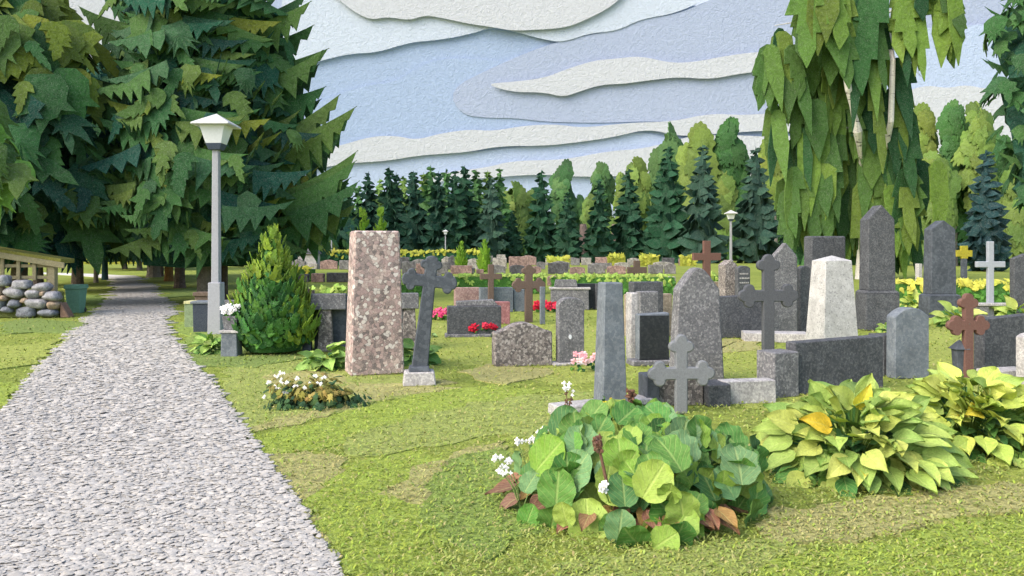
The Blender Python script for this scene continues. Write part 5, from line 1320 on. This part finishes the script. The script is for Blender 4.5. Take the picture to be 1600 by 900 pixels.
def sprig(label, gx, gy, heads, seed, woody=False):
    r = random.Random(seed); Y = dist(gy); o = at(gx, Y); t = thing('white_flower_plant', label, 'flower', o); ms = MB()
    for hx, hy, s, n in heads:
        mf = MB()
        q = Vector(((hx - gx) * Y / F, r.uniform(-.05, .05), zat(hy, Y)))
        ms.tube([(0, 0, 0), (q.x * .45 + r.uniform(-.02, .02), q.y * .5, q.z * .55), q], [.007 if woody else .004, .006 if woody else .0035, .003], BRN if woody else C(120, 146, 84), n=5)
        for i in range(n): flower(mf, q + Vector((r.gauss(0, s * 1.3), r.gauss(0, s * .5), r.gauss(0, s))), s * 1.3, r, n=4)
        mf.build('flower_head', LEAFS, t)
        if woody:
            for i in range(14): ms.star(frame(q * r.uniform(.35, .96) + Vector((r.gauss(0, .008), -.006, 0)), (r.gauss(0, .7), -1, .2), roll=r.uniform(0, 6)), maple(r, .018, 3, 60, .5), .004, jit(BRN, .2, r), 0, .003)
    ms.build('stem', LEAFS, t); return t
sprig('tall single brown stem topped by white flowers left of the slate pillar', 886, 668, [(883, 603, .018, 5), (893, 613, .013, 2)], 1, True)
sprig('white flower sprigs standing left of the bergenia, upper group', 832, 750, [(847, 675, .016, 4), (831, 686, .013, 3), (809, 691, .015, 4), (826, 688, .01, 2)], 2)
sprig('white flower sprigs at the left border of the bergenia, lower group', 815, 800, [(777, 715, .015, 4), (794, 722, .016, 4), (781, 733, .015, 4), (795, 735, .01, 2), (842, 730, .01, 2)], 3)
# smaller hostas and flowers
def small_hosta(label, px, pyf, wpx, pyt, seed, cols=None, n=34, Lk=.55, low=None):
    p, R_, h = clump(px, pyf, wpx, pyt, wpx / 2 * dist(pyf) / F * .7)
    return hosta(label, p, R_ * .8, h * .85, seed, n, R_ * Lk * 1.5, R_ * Lk * .5, cols or [C(140, 176, 88), C(124, 164, 86), C(156, 186, 96)], low or HG, None, 'hosta', LEAFH, False)
small_hosta('green hosta at the foot of the pink monolith, left side', 510, 580, 72, 535, 71)
small_hosta('dark green hosta behind the leaning dark cross', 652, 572, 66, 528, 72, [C(84, 132, 62), C(96, 142, 66), C(110, 150, 80)], 24)
small_hosta('pale green hosta at the foot of the lamp post', 330, 555, 54, 520, 73)
small_hosta('little light green hosta beside the plinth of the tallest obelisk', 1424, 482, 40, 461, 74, [C(176, 192, 96), C(190, 200, 110)], 24)
small_hosta('light green hosta right of the arched grey headstone', 1490, 512, 70, 476, 75, [C(168, 190, 96), C(184, 198, 110), C(150, 178, 90)], 36)
small_hosta('light green hosta at the foot of the pale plain cross', 1590, 500, 70, 478, 76, [C(168, 190, 96), C(184, 198, 110)], 34)
small_hosta('tiny green hosta by the pale steps right of the tall obelisk', 1382, 520, 30, 505, 77, [C(150, 178, 90)], 18)
small_hosta('small green leaf clump left of the rust brown cross', 1488, 590, 36, 560, 78, [C(110, 150, 60), C(92, 138, 60)], 16)
small_hosta('tiny plant with white blossoms beside the leaning dark cross', 672, 528, 22, 510, 79, [C(150, 178, 110)], 14)
small_hosta('green leaf tuft left of the third row behind the yellow hostas', 1406, 466, 30, 440, 80, [C(120, 150, 60)], 14)
def bedding(label, x0, x1, yt, yb, seed, cols, n, s=None, name='flower_bed'):
    r = random.Random(seed); Y = dist(yb); k = Y / F; t = thing(name, label, 'flowers', at((x0 + x1) / 2, Y)); ms = MB(); mf = MB(); w = (x1 - x0) * k; h = zat(yt, Y)
    for i in range(int(n * 1.2)):
        q = (r.uniform(-.5, .5) * w, r.uniform(-.1, .12), r.uniform(.05, .6) * h)
        ms.star(frame(q, (r.gauss(0, .4), -1, .5), roll=r.uniform(0, 6)), maple(r, 5 * k, 5, 75, .6), .01, jit(r.choice(MG + DKH), .15, r), .1, .01)
    for i in range(n):
        q = (r.uniform(-.48, .48) * w, r.uniform(-.14, .08), r.uniform(.5, .98) * h); flower(mf, q, (s or 5.2) * k, r, r.choice(cols), 5, C(230, 200, 120))
    ms.build('leaves', LEAFS, t); mf.build('blossoms', LEAFS, t); return t
REDF = [C(190, 34, 60), C(176, 28, 52), C(204, 56, 80)]; PNK = [C(206, 60, 110), C(220, 90, 130)]; RPK = [C(232, 180, 186), C(226, 160, 170), C(240, 210, 210)]
bedding('red flowers before the wide dark polished headstone', 716, 776, 504, 526, 1, REDF, 26)
bedding('pink red flowers left of the wide dark polished headstone', 672, 697, 483, 500, 2, PNK, 14)
bedding('red flowers at the foot of the brown budded cross', 832, 870, 472, 488, 3, REDF, 18)
bedding('red flowers before the dark polished slab left of the slate pillar', 904, 938, 456, 476, 4, [C(214, 76, 96), C(200, 56, 80)], 18)
bedding('pale pink flower cluster beside the narrow speckled headstone', 892, 930, 551, 580, 5, RPK, 18, 5)
bedding('white flowers in the bowl of the grey pedestal', 350, 373, 535, 557, 6, [(.8, .8, .8)], 30, 4.5, 'flower_bunch').location.z = zat(499, dist(557))
# bush with white flowers in front of the monolith
p, R_, h = clump(492, 645, 145, 592, .35)
r = random.Random(81); t = thing('flower_bush', 'low straggly bush with white flowers and bronze leaves before the monolith', 'shrub', p); mb = MB(); mf = MB(); ms = MB()
for i in range(520):
    dr, th = dome_dir(r, 98); q = r.uniform(.45, 1.12) * (1 + .22 * math.sin(dr.x * 7)); left = dr.x < -.05
    pp_ = (dr.x * R_ * q, dr.y * R_ * .6 * q, max(.02, dr.z * h * q))
    cols = [C(136, 128, 66), C(150, 134, 76), C(124, 122, 60)] if dr.z * h > .12 and r.random() < .75 else [C(62, 92, 58), C(72, 100, 58), C(54, 82, 58)]
    mb.star(frame(pp_, (dr.x + r.gauss(0, .4), dr.y - .3 + r.gauss(0, .3), dr.z + .3), roll=r.uniform(0, 6)), maple(r, r.uniform(.035, .075), 5, 75, .45), .006, jit(r.choice(cols), .2, r), .15, .004)
mb.build('foliage', LEAFS, t)
k = p.y / F
for hx, hy in ((424, 594), (440, 583), (446, 580), (456, 593), (470, 588), (480, 602), (490, 597), (498, 585), (512, 586), (436, 602), (452, 610), (466, 600), (420, 618), (503, 596), (444, 592)):
    q = Vector(((hx - 492) * k, -R_ * .25, zat(hy, p.y))); ms.tube([(q.x * .6, 0, .05), (q.x * .9, -R_ * .2, q.z * .6), q], [.004, .0035, .003], C(130, 140, 90), n=4)
    mf = MB()
    for i in range(4): flower(mf, q + Vector((r.gauss(0, .014), 0, r.gauss(0, .01))), .015, r, n=4)
    mf.build('white_flower', LEAFS, t)
ms.build('stems', LEAFS, t)

for o in S.objects:
    if o.parent is None and o.type in ('MESH', 'EMPTY') and not o.get('kind'):
        l = o.get('label', '')
        seen_ = globals().setdefault('SEEN_', {}); seen_.setdefault(l, []).append(o.name)
        if len(seen_[l]) > 1: print('DUPLABEL', l, seen_[l])
        if not 4 <= len(l.split()) <= 16: print('LABEL', len(l.split()), o.name, l)
